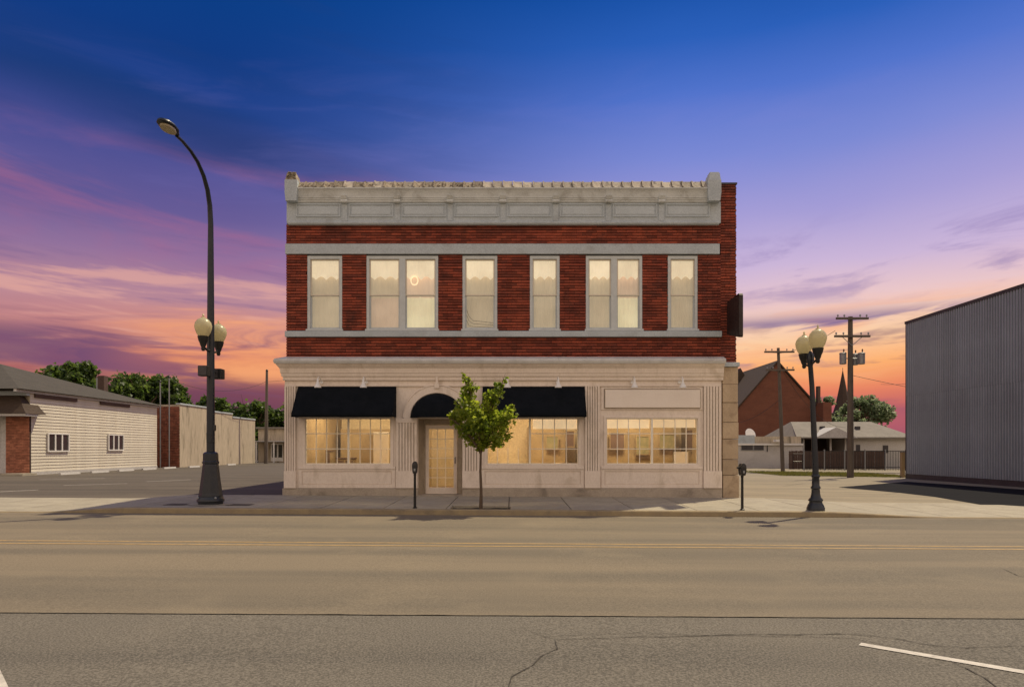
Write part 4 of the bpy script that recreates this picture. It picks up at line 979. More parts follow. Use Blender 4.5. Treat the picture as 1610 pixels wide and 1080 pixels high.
# ------------------------------------------------------------------ trees
def scatter(lobes, n, clump=9, spread=.11, shell=.55):
    """leaf positions grouped into clumps spread through irregular lobes"""
    vol = np.array([l[3]**2 for l in lobes]); pick = rng.choice(len(lobes), size=n//clump, p=vol/vol.sum())
    cen = np.array([lobes[i][:3] for i in pick]); rad = np.array([lobes[i][3] for i in pick])
    d = rng.normal(size=(len(pick), 3)); d /= np.linalg.norm(d, axis=1)[:,None]
    rr = rad*(rng.uniform(0, 1, len(pick))**(1-shell))
    c = cen+d*rr[:,None]
    p = np.repeat(c, clump, 0)+rng.normal(size=(len(c)*clump, 3))*np.repeat(rad, clump)[:,None]*spread*1.6
    return p
def tree(name, loc, lobes, n, lsize, label, lm, trunk_r, th, group=None, clump=9, limbs=True):
    x, y, z = loc
    t = thing(name, loc, label, 'tree', group)
    top = Vector((x, y, z+th))
    mb = MB(); mb.tube([(x,y,z-.05),(x+.2*trunk_r,y,z+th*.3),(x-.3*trunk_r,y,z+th*.65),top], [trunk_r*1.35,trunk_r,trunk_r*.85,trunk_r*.7], 10); mb.build('trunk', M['bark'], t, smooth=True)
    mb = MB()
    for l in lobes:
        c = Vector(l[:3]); m_ = top.lerp(c, .5)+Vector((0,0,.08*(c-top).length)); st = top-Vector((0,0,random.uniform(0,.06)*th))
        mb.tube([st, m_, c, c+Vector((random.uniform(-1,1),random.uniform(-1,1),1))*l[3]*.5], [trunk_r*.55,trunk_r*.38,trunk_r*.2,trunk_r*.06], 6)
        for q in range(3):
            a = m_.lerp(c, random.random()); b = c+Vector((random.gauss(0,1),random.gauss(0,1),random.gauss(.2,1)))*l[3]*.55
            mb.tube([a, a.lerp(b,.5)+Vector((0,0,.05*l[3])), b], [trunk_r*.2,trunk_r*.12,trunk_r*.04], 5)
    mb.build('limbs', M['bark'], t, smooth=True)
    leaves(scatter(lobes, n, clump), lsize, 'crown', lm, t)
    return t
TY = 16.85; TX = (756-805)/F*TY; sT = F/TY
def L(px, py, r, dy): return ((px-805)/sT, TY+dy, EYE+(HZ-py)/sT, r/sT)
lob = [L(735,596,8,-.1), L(738,610,12,-.05), L(733,628,15,.1), L(742,646,20,-.2), L(722,652,13,.15), L(708,657,7,0), L(792,596,7,.05), L(784,610,11,.1), L(774,626,14,-.1), L(768,645,17,.2),
       L(795,657,15,-.15), L(800,643,8,.1), L(765,668,24,-.15), L(742,678,17,.2), L(786,682,17,.15), L(757,690,15,0), L(770,664,18,.4), L(750,660,18,-.4), L(806,638,5,0), L(758,702,9,0), L(741,694,11,.1), L(781,695,12,-.1), L(727,672,14,0), L(712,662,8,.1)]
tree('street_tree', (TX, TY, lift(TX)+gz(TX)-.04), lob, 5400, .088, 'young green tree with forked crown in a mulch pit before the storefront', M['leaf'], .037, 1.45, clump=7)
def crown(cx, D, top, wpx, hgt, n_l):
    """irregular lobes for a broad tree whose top and width were read off the photograph"""
    c = at(cx, top, D); w = wpx*1.25/F*D; out = []
    for k in range(n_l):
        a = random.uniform(0, 2*PI); q = math.sqrt(random.random()); zz = random.uniform(.12, 1)
        wid = math.sqrt(max(.05, 1-((zz-.35)/.75)**2))
        r = w*random.uniform(.06, .18)
        out.append((c.x+q*.42*w*wid*math.cos(a), D+q*.42*w*wid*math.sin(a), c.z-r*.8-(1-zz)*hgt*.72, r))
    out.append((c.x, D, c.z-w*.12, w*.12))
    return out
BT = [(118,78,570,95,8,'bushy green tree behind the near end of the shingle roof',6500,15), (212,80,588,80,7,'dark green tree just right of the brown chimney',5500,13),
      (258,84,593,82,7,'dark green tree above the brown brick end wall',5500,13), (332,98,624,52,5,'small far tree behind the tall street lamp',2600,9), (403,86,630,84,7,'green tree behind the thin pole left of the building',5200,13),
      (470,88,636,80,7,'green tree mostly hidden behind the left end of the brick building',2500,10)]
for i, (cx, D, top, w, h, lab, n, nl) in enumerate(BT):
    x = (cx-805)/F*D
    tree('broadleaf_tree', (x, D, gz(x)), crown(cx, D, top, w, h, nl*2), int(n*1.7), .42, lab, M['leaf_bg'], .28, 4.0, 'green trees beyond the parking lot', clump=8)
x = (1360-805)/F*88
tree('sunlit_leaf_tree', (x, 88, gz(x)), crown(1360, 88, 624, 74, 6, 24), 8000, .36, 'round green tree with sunlight painted into pale leaves behind the grey roofs', M['leaf_sunlit'], .25, 3.2, 'trees with painted sunlit leaves by the spire', clump=8)
x = (1300-805)/F*92
tree('sunlit_leaf_tree', (x, 92, gz(x)), crown(1303, 92, 624, 52, 6, 10), 3600, .36, 'tree with painted sunlit leaves between the church gable and the spire', M['leaf_sunlit'], .25, 3.2, 'trees with painted sunlit leaves by the spire', clump=8)

# ------------------------------------------------------------------ left: siding house
A0 = base(45, 747); A1 = base(246, 735.5)
hx = -26.1; y0, y1 = 37.0, 50.2; g0 = gz(hx)
H = thing('siding_house', (hx, y0, g0), 'low cream sided building with grey hip roof beside the parking lot', 'building')
EV = 4.75
MB().box(hx-16, hx-.06, y0+.02, y1-.02, g0-.2, EV).build('wall', M['stucco'], H)
nb = 25; bh = (EV-.12-g0-.18)/nb
bm_ = MB(); bm_.prism([(0,0,0),(.052,0,0),(.022,0,bh+.012),(0,0,bh+.012)], (0,y1-y0,0)); bme = mesh_only(bm_, 'siding_board', M['siding'])
for k in range(nb): inst(bme, 'siding_board', H, (hx-.06, y0, g0+.18+bh*k))
MB().box(hx-.08, hx+.02, y0+.01, y1-.01, g0-.2, g0+.175).build('footing', M['white_wall'], H)
MB().box(hx-.05, hx+.10, y0-1.2, y1+.05, EV-.16, EV-.004).build('fascia', M['white_wall'], H)
mb = MB(); e0 = .30; zr = 7.05
c_ = [(hx+e0,y0-1.25,EV),(hx+e0,y1+e0,EV),(hx-16-e0,y1+e0,EV),(hx-16-e0,y0-1.25,EV)]; ra, rb = (hx-6.9,44,zr), (hx-9.1,44,zr)
mb.face([c_[0],c_[1],ra]); mb.face([c_[1],c_[2],rb,ra]); mb.face([c_[2],c_[3],rb]); mb.face([c_[3],c_[0],ra,rb]); mb.face(c_[::-1])
mb.build('roof', M['shingle'], H)
def D_at(px, wx): return wx*F/(px-805)
for px0, px1 in ((54,120),(157,203)):
    MB().box(hx-.02, hx+.07, D_at(px0,hx), D_at(px1,hx), EV-.36, EV-.14).build('eave_shade_strip', M['brown'], H)  # brown strips paint the shadowed gaps and soffit pieces under the eave
for px0, px1 in ((75,107),(170,193)):
    a, b = D_at(px0,hx), D_at(px1,hx); zc = EYE+(HZ-695.5)/F*(a+b)/2; hh = .46
    mb = MB(); yy = [a, b]
    mb.box(hx-.01, hx+.07, a-.05, b+.05, zc-hh-.08, zc-hh); mb.box(hx-.01, hx+.07, a-.05, b+.05, zc+hh, zc+hh+.07); mb.box(hx-.01, hx+.07, a-.05, a+.03, zc-hh, zc+hh); mb.box(hx-.01, hx+.07, b-.03, b+.05, zc-hh, zc+hh)
    w_ = mb.build('window', M['white'], H)
    for q in (1, 2): yc = a+(b-a)*q/3; MB().box(hx-.0, hx+.06, yc-.05, yc+.05, zc-hh, zc+hh).build('mullion', M['white'], w_)
    for q in range(3): MB().box(hx+.015, hx+.02, a+.03+(b-a-.06)*q/3+.02, a+.03+(b-a-.06)*(q+1)/3-.02, zc-hh, zc+hh).build('pane', mat('dark window glass', (.03,.03,.03), .12, spec=.6), w_)
MB().box(-29.75, -29.3, 49.0, 49.5, 5.0, at(172,591,49.2).z).build('chimney', M['brown'], H)
MB().box(-29.92, -29.76, 49.1, 49.4, 5.0, at(172,594,49.2).z).build('flue', M['galv'], H)
# porch: brick front with mansard canopy at the near end
mb = MB()
def brickwall(mb, x0, x1, z0, z1, yy, ch=.085, bl_=.22, d=.03):
    n = int((z1-z0)/ch)
    for i in range(n):
        x = x0-(bl_/2 if i % 2 else 0)
        while x < x1-.02:
            a, b = max(x, x0), min(x+bl_-.012, x1)
            if b-a > .03: mb.box(a, b, yy-d+random.uniform(-.004,.004), yy, z0+i*ch+.006, z0+(i+1)*ch-.006, skip=('back',))
            x += bl_
pz = at(30,650,36.5).z
MB().box(hx-1.25, hx+.02, y0-.10, y0+.01, g0-.1, pz+.1).build('porch_pier', M['mortar'], H)
mb = MB(); brickwall(mb, hx-.70, hx+.02, g0, pz, y0-.12); brickwall(mb, hx-1.25, hx-.72, g0, pz, y0-.10); mb.build('pier_brick_courses', mat('porch brick', (.42, .17, .10), .85, (.30, .11, .065), 3, .4, 30, island=.2), H, kind='stuff')
fr = MB().box(hx-3.2, hx-1.26, y0-.1, y0+.01, g0, pz).build('shop_front', M['white_wall'], H)
MB().box(hx-2.9, hx-1.6, y0-.13, y0-.10, g0+.95, g0+2.9).build('window', mat('dark shop glass', (.02,.022,.028), .12, spec=.6), fr)
mb = MB(); cz0, cz1 = at(40,650,36.2).z, at(30,621,36.2).z
ends = [[(hx-9,y0-1.0,cz0),(hx+.45,y0-1.0,cz0)],[(hx-9,y0-.75,cz0+.35),(hx+.12,y0-.75,cz0+.35)],[(hx-9,y0-.35,cz1),(hx-.35,y0-.35,cz1)]]
vv = [[mb.bm.verts.new(p) for p in r] for r in ends]; b0 = mb.bm.verts.new((hx+.45,y0+.6,cz0)); b1 = mb.bm.verts.new((hx+.12,y0+.6,cz0+.35)); b2 = mb.bm.verts.new((hx-.35,y0+.6,cz1)); c0 = mb.bm.verts.new((hx-9,y0+.6,cz0)); c2 = mb.bm.verts.new((hx-9,y0+.6,cz1))
for a, b in zip(vv, vv[1:]): mb.bm.faces.new((a[0],a[1],b[1],b[0]))
mb.bm.faces.new((vv[0][1],b0,b1,vv[1][1])); mb.bm.faces.new((vv[1][1],b1,b2,vv[2][1])); mb.bm.faces.new((vv[0][0],c0,b0,vv[0][1])); mb.bm.faces.new((vv[2][0],vv[2][1],b2,c2))
mb.build('mansard_canopy', M['slate'], H)
MB().box(hx-9, hx+.40, y0-.95, y0+.02, cz0-.13, cz0-.002).build('canopy_soffit', M['white_wall'], H)
MB().box(hx-9, hx-.0, y0-.30, y0-.05, cz1+.02, EV-.06).build('fascia_board', M['stone'], H)
MB().box(hx-9, hx+.35, y0-1.1, y0-.02, g0-.05, g0+.12).build('porch_step', M['walk'], H)
# kerb stops along the wall
stop = MB().prism([(-.0,-.0,0),(.16,0,0),(.13,0,.11),(.03,0,.11)], (0,1.7,0)); sm_ = mesh_only(stop, 'wheel_stop', M['white_wall'])
SL = ['near end of the siding wall', 'first window of the siding wall', 'middle of the siding wall', 'second window of the siding wall', 'far end of the siding wall', 'brown brick end wall', 'stained wall near end', 'stained wall far end']
for k, yy in enumerate((37.6, 40.4, 43.2, 46.0, 48.8, 52.0, 55.5, 59.0)):
    o = bpy.data.objects.new('wheel_stop', sm_); C.objects.link(o); xx = hx+1.1+(.3 if k > 4 else 0); o.location = (xx, yy, gz(xx))
    tag(o, 'pale concrete wheel stop beside the '+SL[k], 'wheel stop', 'wheel stops along the parking lot edge')

# ------------------------------------------------------------------ left: stained wall building
sx_ = -25.6; yA, yB_ = 52.6, 68; gS = gz(sx_)
B2_ = thing('stained_building', (sx_, yA, gS), 'long low building with stained beige side wall and brown brick end', 'building')
def zz(px, py, D): return EYE+(HZ-py)/F*D
steps = [(yA,57.5,zz(283,636,yA)),(57.5,62.5,zz(330,645,57.5)-.1),(62.5,yB_,zz(372,657,63))]
mb = MB()
for a, b, z in steps: mb.box(sx_-10, sx_, a, b-.001, gS-.2, z)
mb.build('side_wall', M['stucco'], B2_)
for a, b, z in steps: MB().box(sx_-.3, sx_+.06, a-.03, b-.04, z+.002, z+.12).build('parapet_cap', M['stone'], B2_)
mb = MB(); x0 = sx_-1.9; brickwall(mb, sx_-3.2, sx_-.02, gS, steps[0][2]-.1, yA, .13, .3, .05); mb.build('end_brick_courses', M['dark_brick'], B2_, kind='stuff')
for px, top in ((252, 601), (266, 594)):
    D = 51.6; x = (px-805)/F*D
    t = thing('vent_pipe', (x, D, gz(x)), 'thin vent pipe on the brown brick end wall, '+('left and shorter' if px < 260 else 'right and taller')+' of the pair', 'pipe', 'vent pipes by the brick end wall')
    MB().tube([(x,D,gz(x)),(x,D,zz(px,top,D))], .045, 8).build('pipe', M['galv'], t, smooth=True)
    MB().tube([(x,D,zz(px,top,D)),(x,D,zz(px,top,D)+.08),(x,D,zz(px,top,D)+.16)], [.08,.10,.02], 10).build('cap', M['black_metal'], t)
# small building at the back of the lot
D = 72; x0, x1 = (406-805)/F*D, (500-805)/F*D; gB = gz(x0)
t = thing('rear_garage', (x0, D, gB), 'small beige flat garage at the back of the parking lot', 'building')
zt_ = zz(420,674,D)
MB().box(x0, x1, D, D+7, gB-.2, zt_).build('wall', M['stucco'], t)
MB().box(x0-.2, x1+.2, D-.25, D+7.1, zt_+.002, zt_+.18).build('roof', M['pale_roof'], t)
MB().box(x0-.2, x1, D-1.4, D-.002, zz(420,693,D)-.1, zz(420,693,D)).build('porch_roof', M['white_wall'], t)
for a, b in ((409,411),(436,438)):
    MB().box((a-805)/F*D, (b-805)/F*D, D-1.3, D-1.16, gB-.1, zz(420,693,D)-.102).build('porch_post', M['white'], t)
dg = MB().box((426-805)/F*D, (445-805)/F*D, D-.04, D-.001, gB+.1, zz(430,697,D)).build('window', M['white'], t)
MB().box((428-805)/F*D, (435.5-805)/F*D, D-.06, D-.04, gB+.5, zz(430,699,D)).build('pane', mat('far dark glass', (.04,.04,.035), .15), dg)
MB().box((438-805)/F*D, (444-805)/F*D, D-.06, D-.04, gB+.5, zz(430,699,D)).build('pane', bpy.data.materials['far dark glass'], dg)
D = 66; x = (418-805)/F*D
t = thing('utility_pole', (x, D, gz(x)), 'thin dark wooden pole at the back of the parking lot', 'utility pole')
MB().tube([(x,D,gz(x)-.1),(x+.05,D,4),(x+.1,D,zz(418,584,D))], [.19,.16,.11], 10).build('pole', M['wood_pole'], t, smooth=True)
MB().lathe([(.12,0),(.12,.12),(.05,.2)], (x+.1,D,zz(418,584,D)), 8).build('pole_cap', M['black_metal'], t)

# ------------------------------------------------------------------ right: corrugated shed
rx = 22.95; ya, yb2 = 22.0, 39.6; gR = gz(rx); RT = 8.86
R = thing('metal_shed', (rx, yb2, gR), 'large grey corrugated steel shed at the right edge', 'building')
MB().box(rx+.09, rx+22, ya, yb2-.02, gR-.2, RT-.06).build('wall', M['trim_dark'], R)
pw = 1.1; nP = 16; zs_ = [gR+.28, 4.62, RT-.05]
for tier in range(2):
    mb = MB(); hgt = zs_[tier+1]-zs_[tier]-.006; prof = []; nr = 6; rw_ = pw/nr
    for i in range(nr):
        a = i*rw_; prof += [(a,.0),(a+rw_*.28,.0),(a+rw_*.42,-.10),(a+rw_*.74,-.10),(a+rw_*.86,.0)]
    prof.append((pw,.0)); lo_v = [mb.bm.verts.new((o, -a, 0)) for a, o in prof]; hi_v = [mb.bm.verts.new((o, -a, hgt)) for a, o in prof]
    for i in range(len(prof)-1): mb.bm.faces.new((lo_v[i], lo_v[i+1], hi_v[i+1], hi_v[i]))
    me = mesh_only(mb, 'metal_panel', M['corr'])
    for k in range(nP): inst(me, 'metal_panel', R, (rx-.0-(.012 if tier else 0), yb2-pw*k, zs_[tier]))
MB().box(rx-.14, rx+.2, ya, yb2+.06, RT-.05, RT+.09).build('eave_trim', M['trim_dark'], R)
MB().box(rx-.09, rx+.2, yb2-.0, yb2+.06, gR, RT-.052).build('corner_trim', M['trim_dark'], R)
MB().box(rx-.07, rx+.2, ya, yb2, gR-.2, gR+.27).build('base_strip', M['trim_dark'], R)
mb = MB(); mb.prism([(rx-.16,yb2+.08,RT+.09),(rx+11,yb2+.08,RT+1.2),(rx+22,yb2+.08,RT+.09)], (0,-(yb2+.08-ya),0)); mb.build('roof', M['corr'], R)

# ------------------------------------------------------------------ right background: church, spire, low buildings
def up(px, py, D): return at(px, py, D)
D = 86; ap_ = up(1222,571,D); le = up(1160,641,D); re = up(1299,664,D); zl = 5.2
Ch = thing('brick_church', (ap_.x, D, gz(ap_.x)), 'large red brick gabled church with slate roof behind the low white building', 'building')
lx = ap_.x-6.2; rx2 = ap_.x+6.4
mb = MB(); mb.prism([(lx,D,gz(lx)-.5),(rx2,D,gz(lx)-.5),(rx2,D,zl),(ap_.x,D,ap_.z),(lx,D,zl)], (0,24,0)); mb.build('wall', M['church_brick'], Ch)
mb = MB(); o_ = .35
for s_ in (-1, 1):
    ex = lx if s_ < 0 else rx2
    a, b = Vector((ap_.x, D-.25, ap_.z+.12)), Vector((ex+s_*.5, D-.25, zl-.45))
    mb.prism([a+Vector((0,0,.22)), b+Vector((0,0,.22)), b, a], (0,24.5,0))
mb.build('roof', M['slate'], Ch)
mb = MB(); bx = up(1178,590,D+14); mb.prism([(bx.x-6,D+10,zl),(bx.x-2.6,D+10,bx.z+.6),(bx.x+.6,D+10,zl+2)], (0,4,0)); mb.build('cross_gable', M['slate'], Ch)
MB().box(up(1283,0,D).x, up(1296,0,D).x, D-2, D+3, gz(40), up(1290,634,D).z).build('annex', M['church_brick'], Ch)
MB().box(up(1286,0,D).x, up(1290,0,D).x, D, D+.6, up(1290,645,D).z, up(1290,607,D).z).build('chimney', M['brown'], Ch)
mb = MB()
for k, (wz, wx) in enumerate(((6.2,-2.2),(6.2,2.2))):
    pass
D = 112; tp = up(1325,583,D)
Sp = thing('church_spire', (tp.x, D, gz(tp.x)), 'slender grey pointed church spire behind the utility pole', 'spire')
MB().box(tp.x-1.45, tp.x+1.45, D-1.45, D+1.45, gz(tp.x)-.5, tp.z-7.0).build('tower', M['slate'], Sp)
MB().lathe([(1.9,0),(1.45,.25),(1.05,1.6),(.55,4.2),(.05,7.0)], (tp.x,D,tp.z-7.0), 8, phase=PI/8).build('spire', M['slate'], Sp)
MB().tube([(tp.x,D,tp.z-.1),(tp.x,D,tp.z+.5)], .04, 6).build('finial', M['black_metal'], Sp)

D = 60; x0, x1 = up(1100,0,D).x, up(1262,0,D).x; gW = gz(x0)
Wb = thing('white_building', (x0, D, gW), 'low dull white flat roofed building beyond the side street', 'building')
MB().box(x0, x1, D, D+9, gW-.3, up(1200,697,D).z).build('wall', M['white_wall'], Wb)
MB().box(x0, up(1186,0,D).x, D-.1, D+8, up(1200,697,D).z+.002, up(1200,684,D).z).build('roof_parapet', M['stone'], Wb)
MB().box(up(1186,0,D).x+.002, x1, D+.3, D+8, up(1200,697,D).z+.002, up(1200,686,D).z).build('rear_parapet', M['stucco'], Wb)
MB().box(x0, x1, D-.14, D+.02, up(1200,697,D).z-.16, up(1200,697,D).z).build('fascia', M['white'], Wb)
for a, b in ((1165,1184),(1184.6,1201)):
    w_ = MB().box(up(a,0,D).x, up(b,0,D).x, D-.05, D-.001, up(0,708,D).z, up(0,699,D).z).build('window', M['galv'], Wb)
    MB().box(up(a,0,D).x+.05, up(b,0,D).x-.05, D-.07, D-.05, up(0,708,D).z+.05, up(0,699,D).z-.05).build('pane', M['trim_dark'], w_)
MB().box(up(1216,0,D).x, up(1228,0,D).x, D-.6, D-.002, up(0,693,D).z-.08, up(0,691,D).z).build('wall_light', M['white'], Wb)
MB().tube([(up(1206,0,D).x,D-.06,up(0,710,D).z),(up(1206,0,D).x,D-.06,up(0,698,D).z)], .04, 6).build('downpipe', M['black_metal'], Wb)
mb = MB(); c = up(1177,684,D+4); mb.lathe([(.05,0),(.36,.08),(.54,.22),(.57,.28),(.54,.28)], (0,0,0), 18); rr = Matrix.Rotation(math.radians(70), 4, 'X') @ Matrix.Rotation(math.radians(20), 4, 'Y')
bmesh.ops.transform(mb.bm, matrix=Matrix.Translation(c) @ rr, verts=mb.bm.verts)
t = thing('satellite_dish', (c.x, c.y, up(1178,686,D+4).z), 'pale satellite dish on the roof of the white building', 'dish'); mb.build('dish', M['white'], t, smooth=True)
MB().tube([(c.x,c.y+.2,c.z-.1),(c.x,c.y+.3,up(1178,686,D+4).z)], .05, 6).build('mast', M['galv'], t)

D = 61; gG = gz(30)
Gr = thing('grey_roofed_house', (up(1340,0,D).x, D, gG), 'low house with pale grey roof and open dark carport behind the iron fence', 'building')
ze, zr_ = up(0,689,D).z, up(0,663,D+4).z
xa, xm_, xb = up(1262,0,D).x+.02, up(1332,0,D).x, up(1428,0,D).x
MB().box(xm_, xb, D, D+8, gG-.3, ze).build('wall', M['white_wall'], Gr)
mb = MB(); mb.box(xa, xm_-.003, D+4, D+8, gG-.3, ze); mb.build('carport_back_wall', M['brown'], Gr)
mb = MB()
for xx in (xa, up(1278,0,D).x, up(1305,0,D).x, xm_-.2): mb.box(xx, xx+.14, D, D+.14, gG-.2, ze)
mb.build('carport_posts', M['white_wall'], Gr)
mb = MB(); rl, rr_ = up(1249,0,D).x, up(1428,0,D).x+.4
mb.prism([(rl,D-.5,ze-.05),(rl,D-.5,ze+.08),(rl+.9,D+4,zr_),(rl,D+8.4,ze+.08),(rl,D+8.4,ze-.05)], (0.0,0,0)) if False else None
pr0 = [(rl,D-.5,ze-.02),(rl,D-.5,ze+.10),(rl+1.3,D+4,zr_),(rl,D+8.4,ze+.10),(rl,D+8.4,ze-.02)]; pr1 = [(rr_,D-.5,ze-.02),(rr_,D-.5,ze+.10),(rr_-1.6,D+4,zr_),(rr_,D+8.4,ze+.10),(rr_,D+8.4,ze-.02)]
va = [mb.bm.verts.new(p) for p in pr0]; vb = [mb.bm.verts.new(p) for p in pr1]
for i in range(5): mb.bm.faces.new((va[i], va[(i+1) % 5], vb[(i+1) % 5], vb[i]))
mb.bm.faces.new(va[::-1]); mb.bm.faces.new(vb)
mb.build('roof', M['pale_roof'], Gr)
pg = up(1310,676,D-.3)
mb = MB(); mb.prism([(pg.x-1.9,D-.9,ze+.02),(pg.x+1.9,D-.9,ze+.02),(pg.x,D-.9,pg.z+.25)], (0,3.2,0)); mb.build('porch_gable', M['white_wall'], Gr)
for px in (1304, 1361): MB().box(up(px,0,D).x, up(px,0,D).x+.35, D+1.6, D+2.0, up(0,676,D).z, up(0,669,D).z).build('roof_vent', M['trim_dark'], Gr)
w_ = MB().box(up(1346,0,D).x, up(1352,0,D).x, D-.05, D-.001, up(0,712,D).z, up(0,699,D).z).build('window', M['trim_dark'], Gr)
w_ = MB().box(up(1388,0,D).x, up(1396,0,D).x, D-.05, D-.001, up(0,712,D).z, up(0,700,D).z).build('window', M['trim_dark'], Gr)
for (a, b, lab, m_) in ((1258,1292,'dark parked car in the left of the open carport','dark_in'),):
    pass
# iron fence
FD = 55.0
fx0, fx1 = up(1264,0,FD).x, up(1424,0,FD).x; gF = gz(26)
Fe = thing('iron_fence', ((fx0+fx1)/2, FD, gF), 'dark iron picket fence in front of the grey roofed house', 'fence')
zf = up(0,708,FD).z
for z in (zf-.04, gF+.25): MB().box(fx0, fx1, FD-.02, FD+.02, z-.025, z+.025).build('rail', M['black_metal'], Fe)
n = 64; pk = mesh_only(MB().box(-.014,.014,-.012,.012,0,zf-gF-.03), 'picket', M['black_metal'])
for k in range(n): inst(pk, 'picket', Fe, (fx0+(fx1-fx0)*(k+.5)/n, FD, gF+.0))
po = mesh_only(MB().box(-.04,.04,-.04,.04,0,zf-gF+.08), 'fence_post', M['galv'])
for k in range(6): inst(po, 'fence_post', Fe, (fx0+(fx1-fx0)*k/5, FD, gF))
# board fence behind it
t = thing('board_fence', ((fx0+fx1)/2, FD+3, gF), 'dark brown board fence in the shade behind the iron pickets', 'fence')
nbd = 44; bw = (fx1-fx0)/nbd
bd_ = mesh_only(MB().box(-bw/2+.008, bw/2-.008, -.012, .012, 0, 1.55), 'board', M['brown'])
for k in range(nbd): inst(bd_, 'board', t, (fx0+bw*(k+.5), FD+3+random.uniform(-.01,.01), gF+random.uniform(-.03,.03)))
for z in (gF+.4, gF+1.25): MB().box(fx0, fx1, FD+3.015, FD+3.06, z-.04, z+.04).build('rail', M['brown'], t)
# post at the shed corner
x, y = base(1419, 752); y = 41.2; x = (1419-805)/F*y
t = thing('timber_post', (x, y, gz(x)), 'short pale timber post at the corner of the metal shed', 'post')
MB().box(x-.1, x+.1, y-.1, y+.1, gz(x)-.1, zz(0,711,y)).build('post', M['pale_wood'], t, bevel=.02)
MB().box(x-.11, x+.11, y-.11, y+.11, zz(0,711,y)+.001, zz(0,711,y)+.03).build('cap', M['brown'], t)
# railing by the white building
D = 57.5; xa, xb = up(1247,0,D).x, up(1262,0,D).x; t = thing('handrail', ((xa+xb)/2, D, gz(xa)), 'small black handrail frame beside the white building', 'railing')
mb = MB(); zt_ = up(0,713,D).z; mb.tube([(xa,D,gz(xa)),(xa,D,zt_),(xb,D,zt_),(xb,D,gz(xb))], .035, 6); mb.tube([(xa,D,(zt_+gz(xa))/2),(xb,D,(zt_+gz(xa))/2)], .025, 6); mb.build('rail', M['black_metal'], t)

# ------------------------------------------------------------------ utility poles and wires
def upole(px, py_base, py_top, D, lean, label, arms, r):
    b = Vector(((px-805)/F*D, D, 0)); b.z = gz(b.x); tpz = zz(px, py_top, D)
    t = thing('utility_pole', tuple(b), label, 'utility pole', 'wooden utility poles along the side street')
    top = Vector((b.x+lean, D, tpz))
    MB().tube([b-Vector((0,0,.2)), b.lerp(top,.5), top], [r*1.15, r, r*.78], 12).build('pole', M['wood_pole'], t, smooth=True)
    for (zf_, half, dn) in arms:
        c = b.lerp(top, zf_)
        ar = MB().box(c.x-half, c.x+half, D-r-.12, D-r+.0, c.z-.06, c.z+.06).build('crossarm', M['wood_pole'], t)
        for s_ in (-1, -.55, .55, 1):
            q = Vector((c.x+s_*(half-.1), D-r-.06, c.z+.06))
            MB().lathe([(.015,0),(.02,.05),(.05,.07),(.055,.12),(.03,.17)], q, 8).build('insulator', M['galv'], ar, smooth=True)
        mb = MB()
        for s_ in (-1, 1): mb.tube([(c.x+s_*half*.55,D-r-.06,c.z-.05),(c.x,D-r-.02,c.z-.05-dn)], .02, 6)
        mb.build('brace', M['galv'], ar)
    return t, b, top
tA, bA, topA = upole(1337, 748, 498, 40.5, .0, 'thick wooden utility pole carrying three grey transformers', [(.985,.95,.01),(.875,1.05,.5)], .165)
for dx_, px in ((-.62,1323),(.42,1341),(.60,1350)):
    c = Vector((bA.x+(-.50 if dx_ < 0 else dx_), bA.y-(.12 if dx_ != .42 else -.32), zz(0,573,40.5)))
    tr = MB().lathe([(.16,0),(.19,.02),(.19,.60),(.205,.61),(.205,.65),(.17,.68)], c, 16).build('transformer', M['galv'], tA, smooth=True)
    MB().lathe([(.03,0),(.05,.05),(.03,.1),(.05,.15),(.025,.22)], c+Vector((.05,0,.68)), 8).build('bushing', M['brown'], tr, smooth=True)
    MB().tube([c+Vector((0,0,.35)), Vector((bA.x,bA.y,c.z+.35))], .03, 6).build('bracket', M['galv'], tr)
tB, bB, topB = upole(1231, 740, 547, 50.5, -.35, 'thinner leaning wooden utility pole in front of the red church', [(.965,1.1,.01),(.82,1.05,.02)], .13)
def wire(a, b, sag, label, n=18, r=.014):
    a, b = Vector(a), Vector(b)
    pts = [a.lerp(b, i/n)-Vector((0,0,sag*4*(i/n)*(1-i/n))) for i in range(n+1)]
    o = MB().tube(pts, r, 5).build('overhead_wire', M['wire']); return tag(o, label, 'wire', 'overhead wires')
wire((bA.x+.1,bA.y,zz(0,590,40.5)), (30.5,39.9,zz(0,640,40.5)), .15, 'black wire sloping from the thick pole down to the metal shed')
wire(up(1385,604,62), up(1450,600,50), .1, 'short level wire above the leaves with painted sunlight beside the shed')
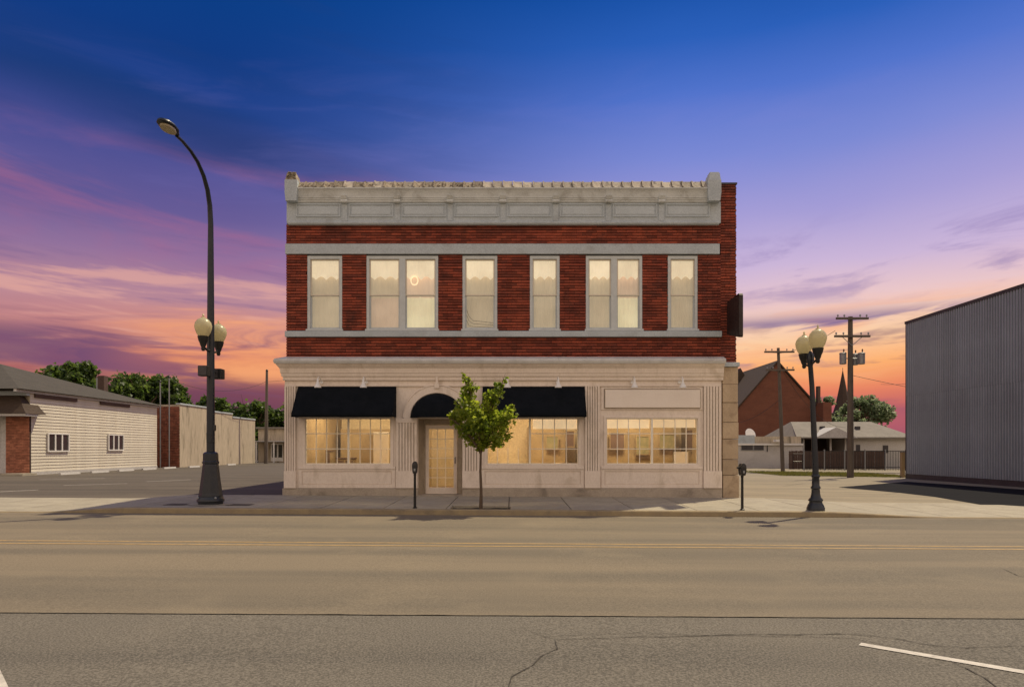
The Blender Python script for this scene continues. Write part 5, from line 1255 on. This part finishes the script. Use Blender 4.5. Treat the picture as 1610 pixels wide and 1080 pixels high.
wire((bB.x-.1,bB.y,zz(0,625,50.5)), up(1120,662,62), .9, 'sagging pale wire from the leaning pole towards the brick building')
wire((bB.x-.1,bB.y,zz(0,580,50.5)), up(1330,672,60), 1.1, 'sagging wire from the leaning pole to the grey roofed house')
wire(topB-Vector((0,0,.4)), (bA.x-.9,bA.y,zz(0,520,40.5)), .25, 'wire strung between the two utility poles')
wire(up(266,596,52), up(418,600,66), .9, 'thin wire from the vent pipes to the thin pole')
wire(up(418,600,66), up(600,560,80), .6, 'thin wire from the thin pole towards the brick building')

# ------------------------------------------------------------------ grass strip
n = 9000
gx = rng.uniform(17.0, 24.5, n); gy = 42.0+rng.uniform(0, 1, n)*7.0+(gx-20)*-.25
keep = (rng.uniform(0, 1, n) < .95); gx, gy = gx[keep], gy[keep]; n = len(gx)
h_ = rng.uniform(.05, .16, n); an = rng.uniform(0, 2*PI, n); bx_, by_ = np.cos(an)*.03, np.sin(an)*.03; lnx, lny = rng.normal(0,.04,n), rng.normal(0,.04,n)
zg = -KT*gx
V = np.stack([np.column_stack([gx-bx_, gy-by_, zg]), np.column_stack([gx+bx_, gy+by_, zg]), np.column_stack([gx+lnx, gy+lny, zg+h_])], 1).reshape(-1,3)
me = bpy.data.meshes.new('grass'); me.from_pydata(V.tolist(), [], np.arange(3*n).reshape(-1,3).tolist()); me.materials.append(M['grass'])
o = bpy.data.objects.new('grass', me); C.objects.link(o); o['kind'] = 'stuff'
tag(o, 'strip of rough grass around the foot of the utility pole', 'grass')
pz_ = [(16.5+7.8*t_+0, 49.2-.25*(7.8*t_-3.5)+random.uniform(-.3,.3)) for t_ in [i/12 for i in range(13)]]
ps = [(16.8+7.9*i/14, 41.9-.25*(7.9*i/14-3.2)+random.uniform(-.25,.25)) for i in range(15)]+[(24.7-8.1*i/14, 49.1-.25*(24.7-8.1*i/14-20)+random.uniform(-.25,.25)) for i in range(15)]
sheet('grass_verge', ps, .008, mat('verge earth', (.10, .09, .035), .95, (.15, .12, .06), 1.5, .5, 30))

S.render.engine = 'CYCLES'
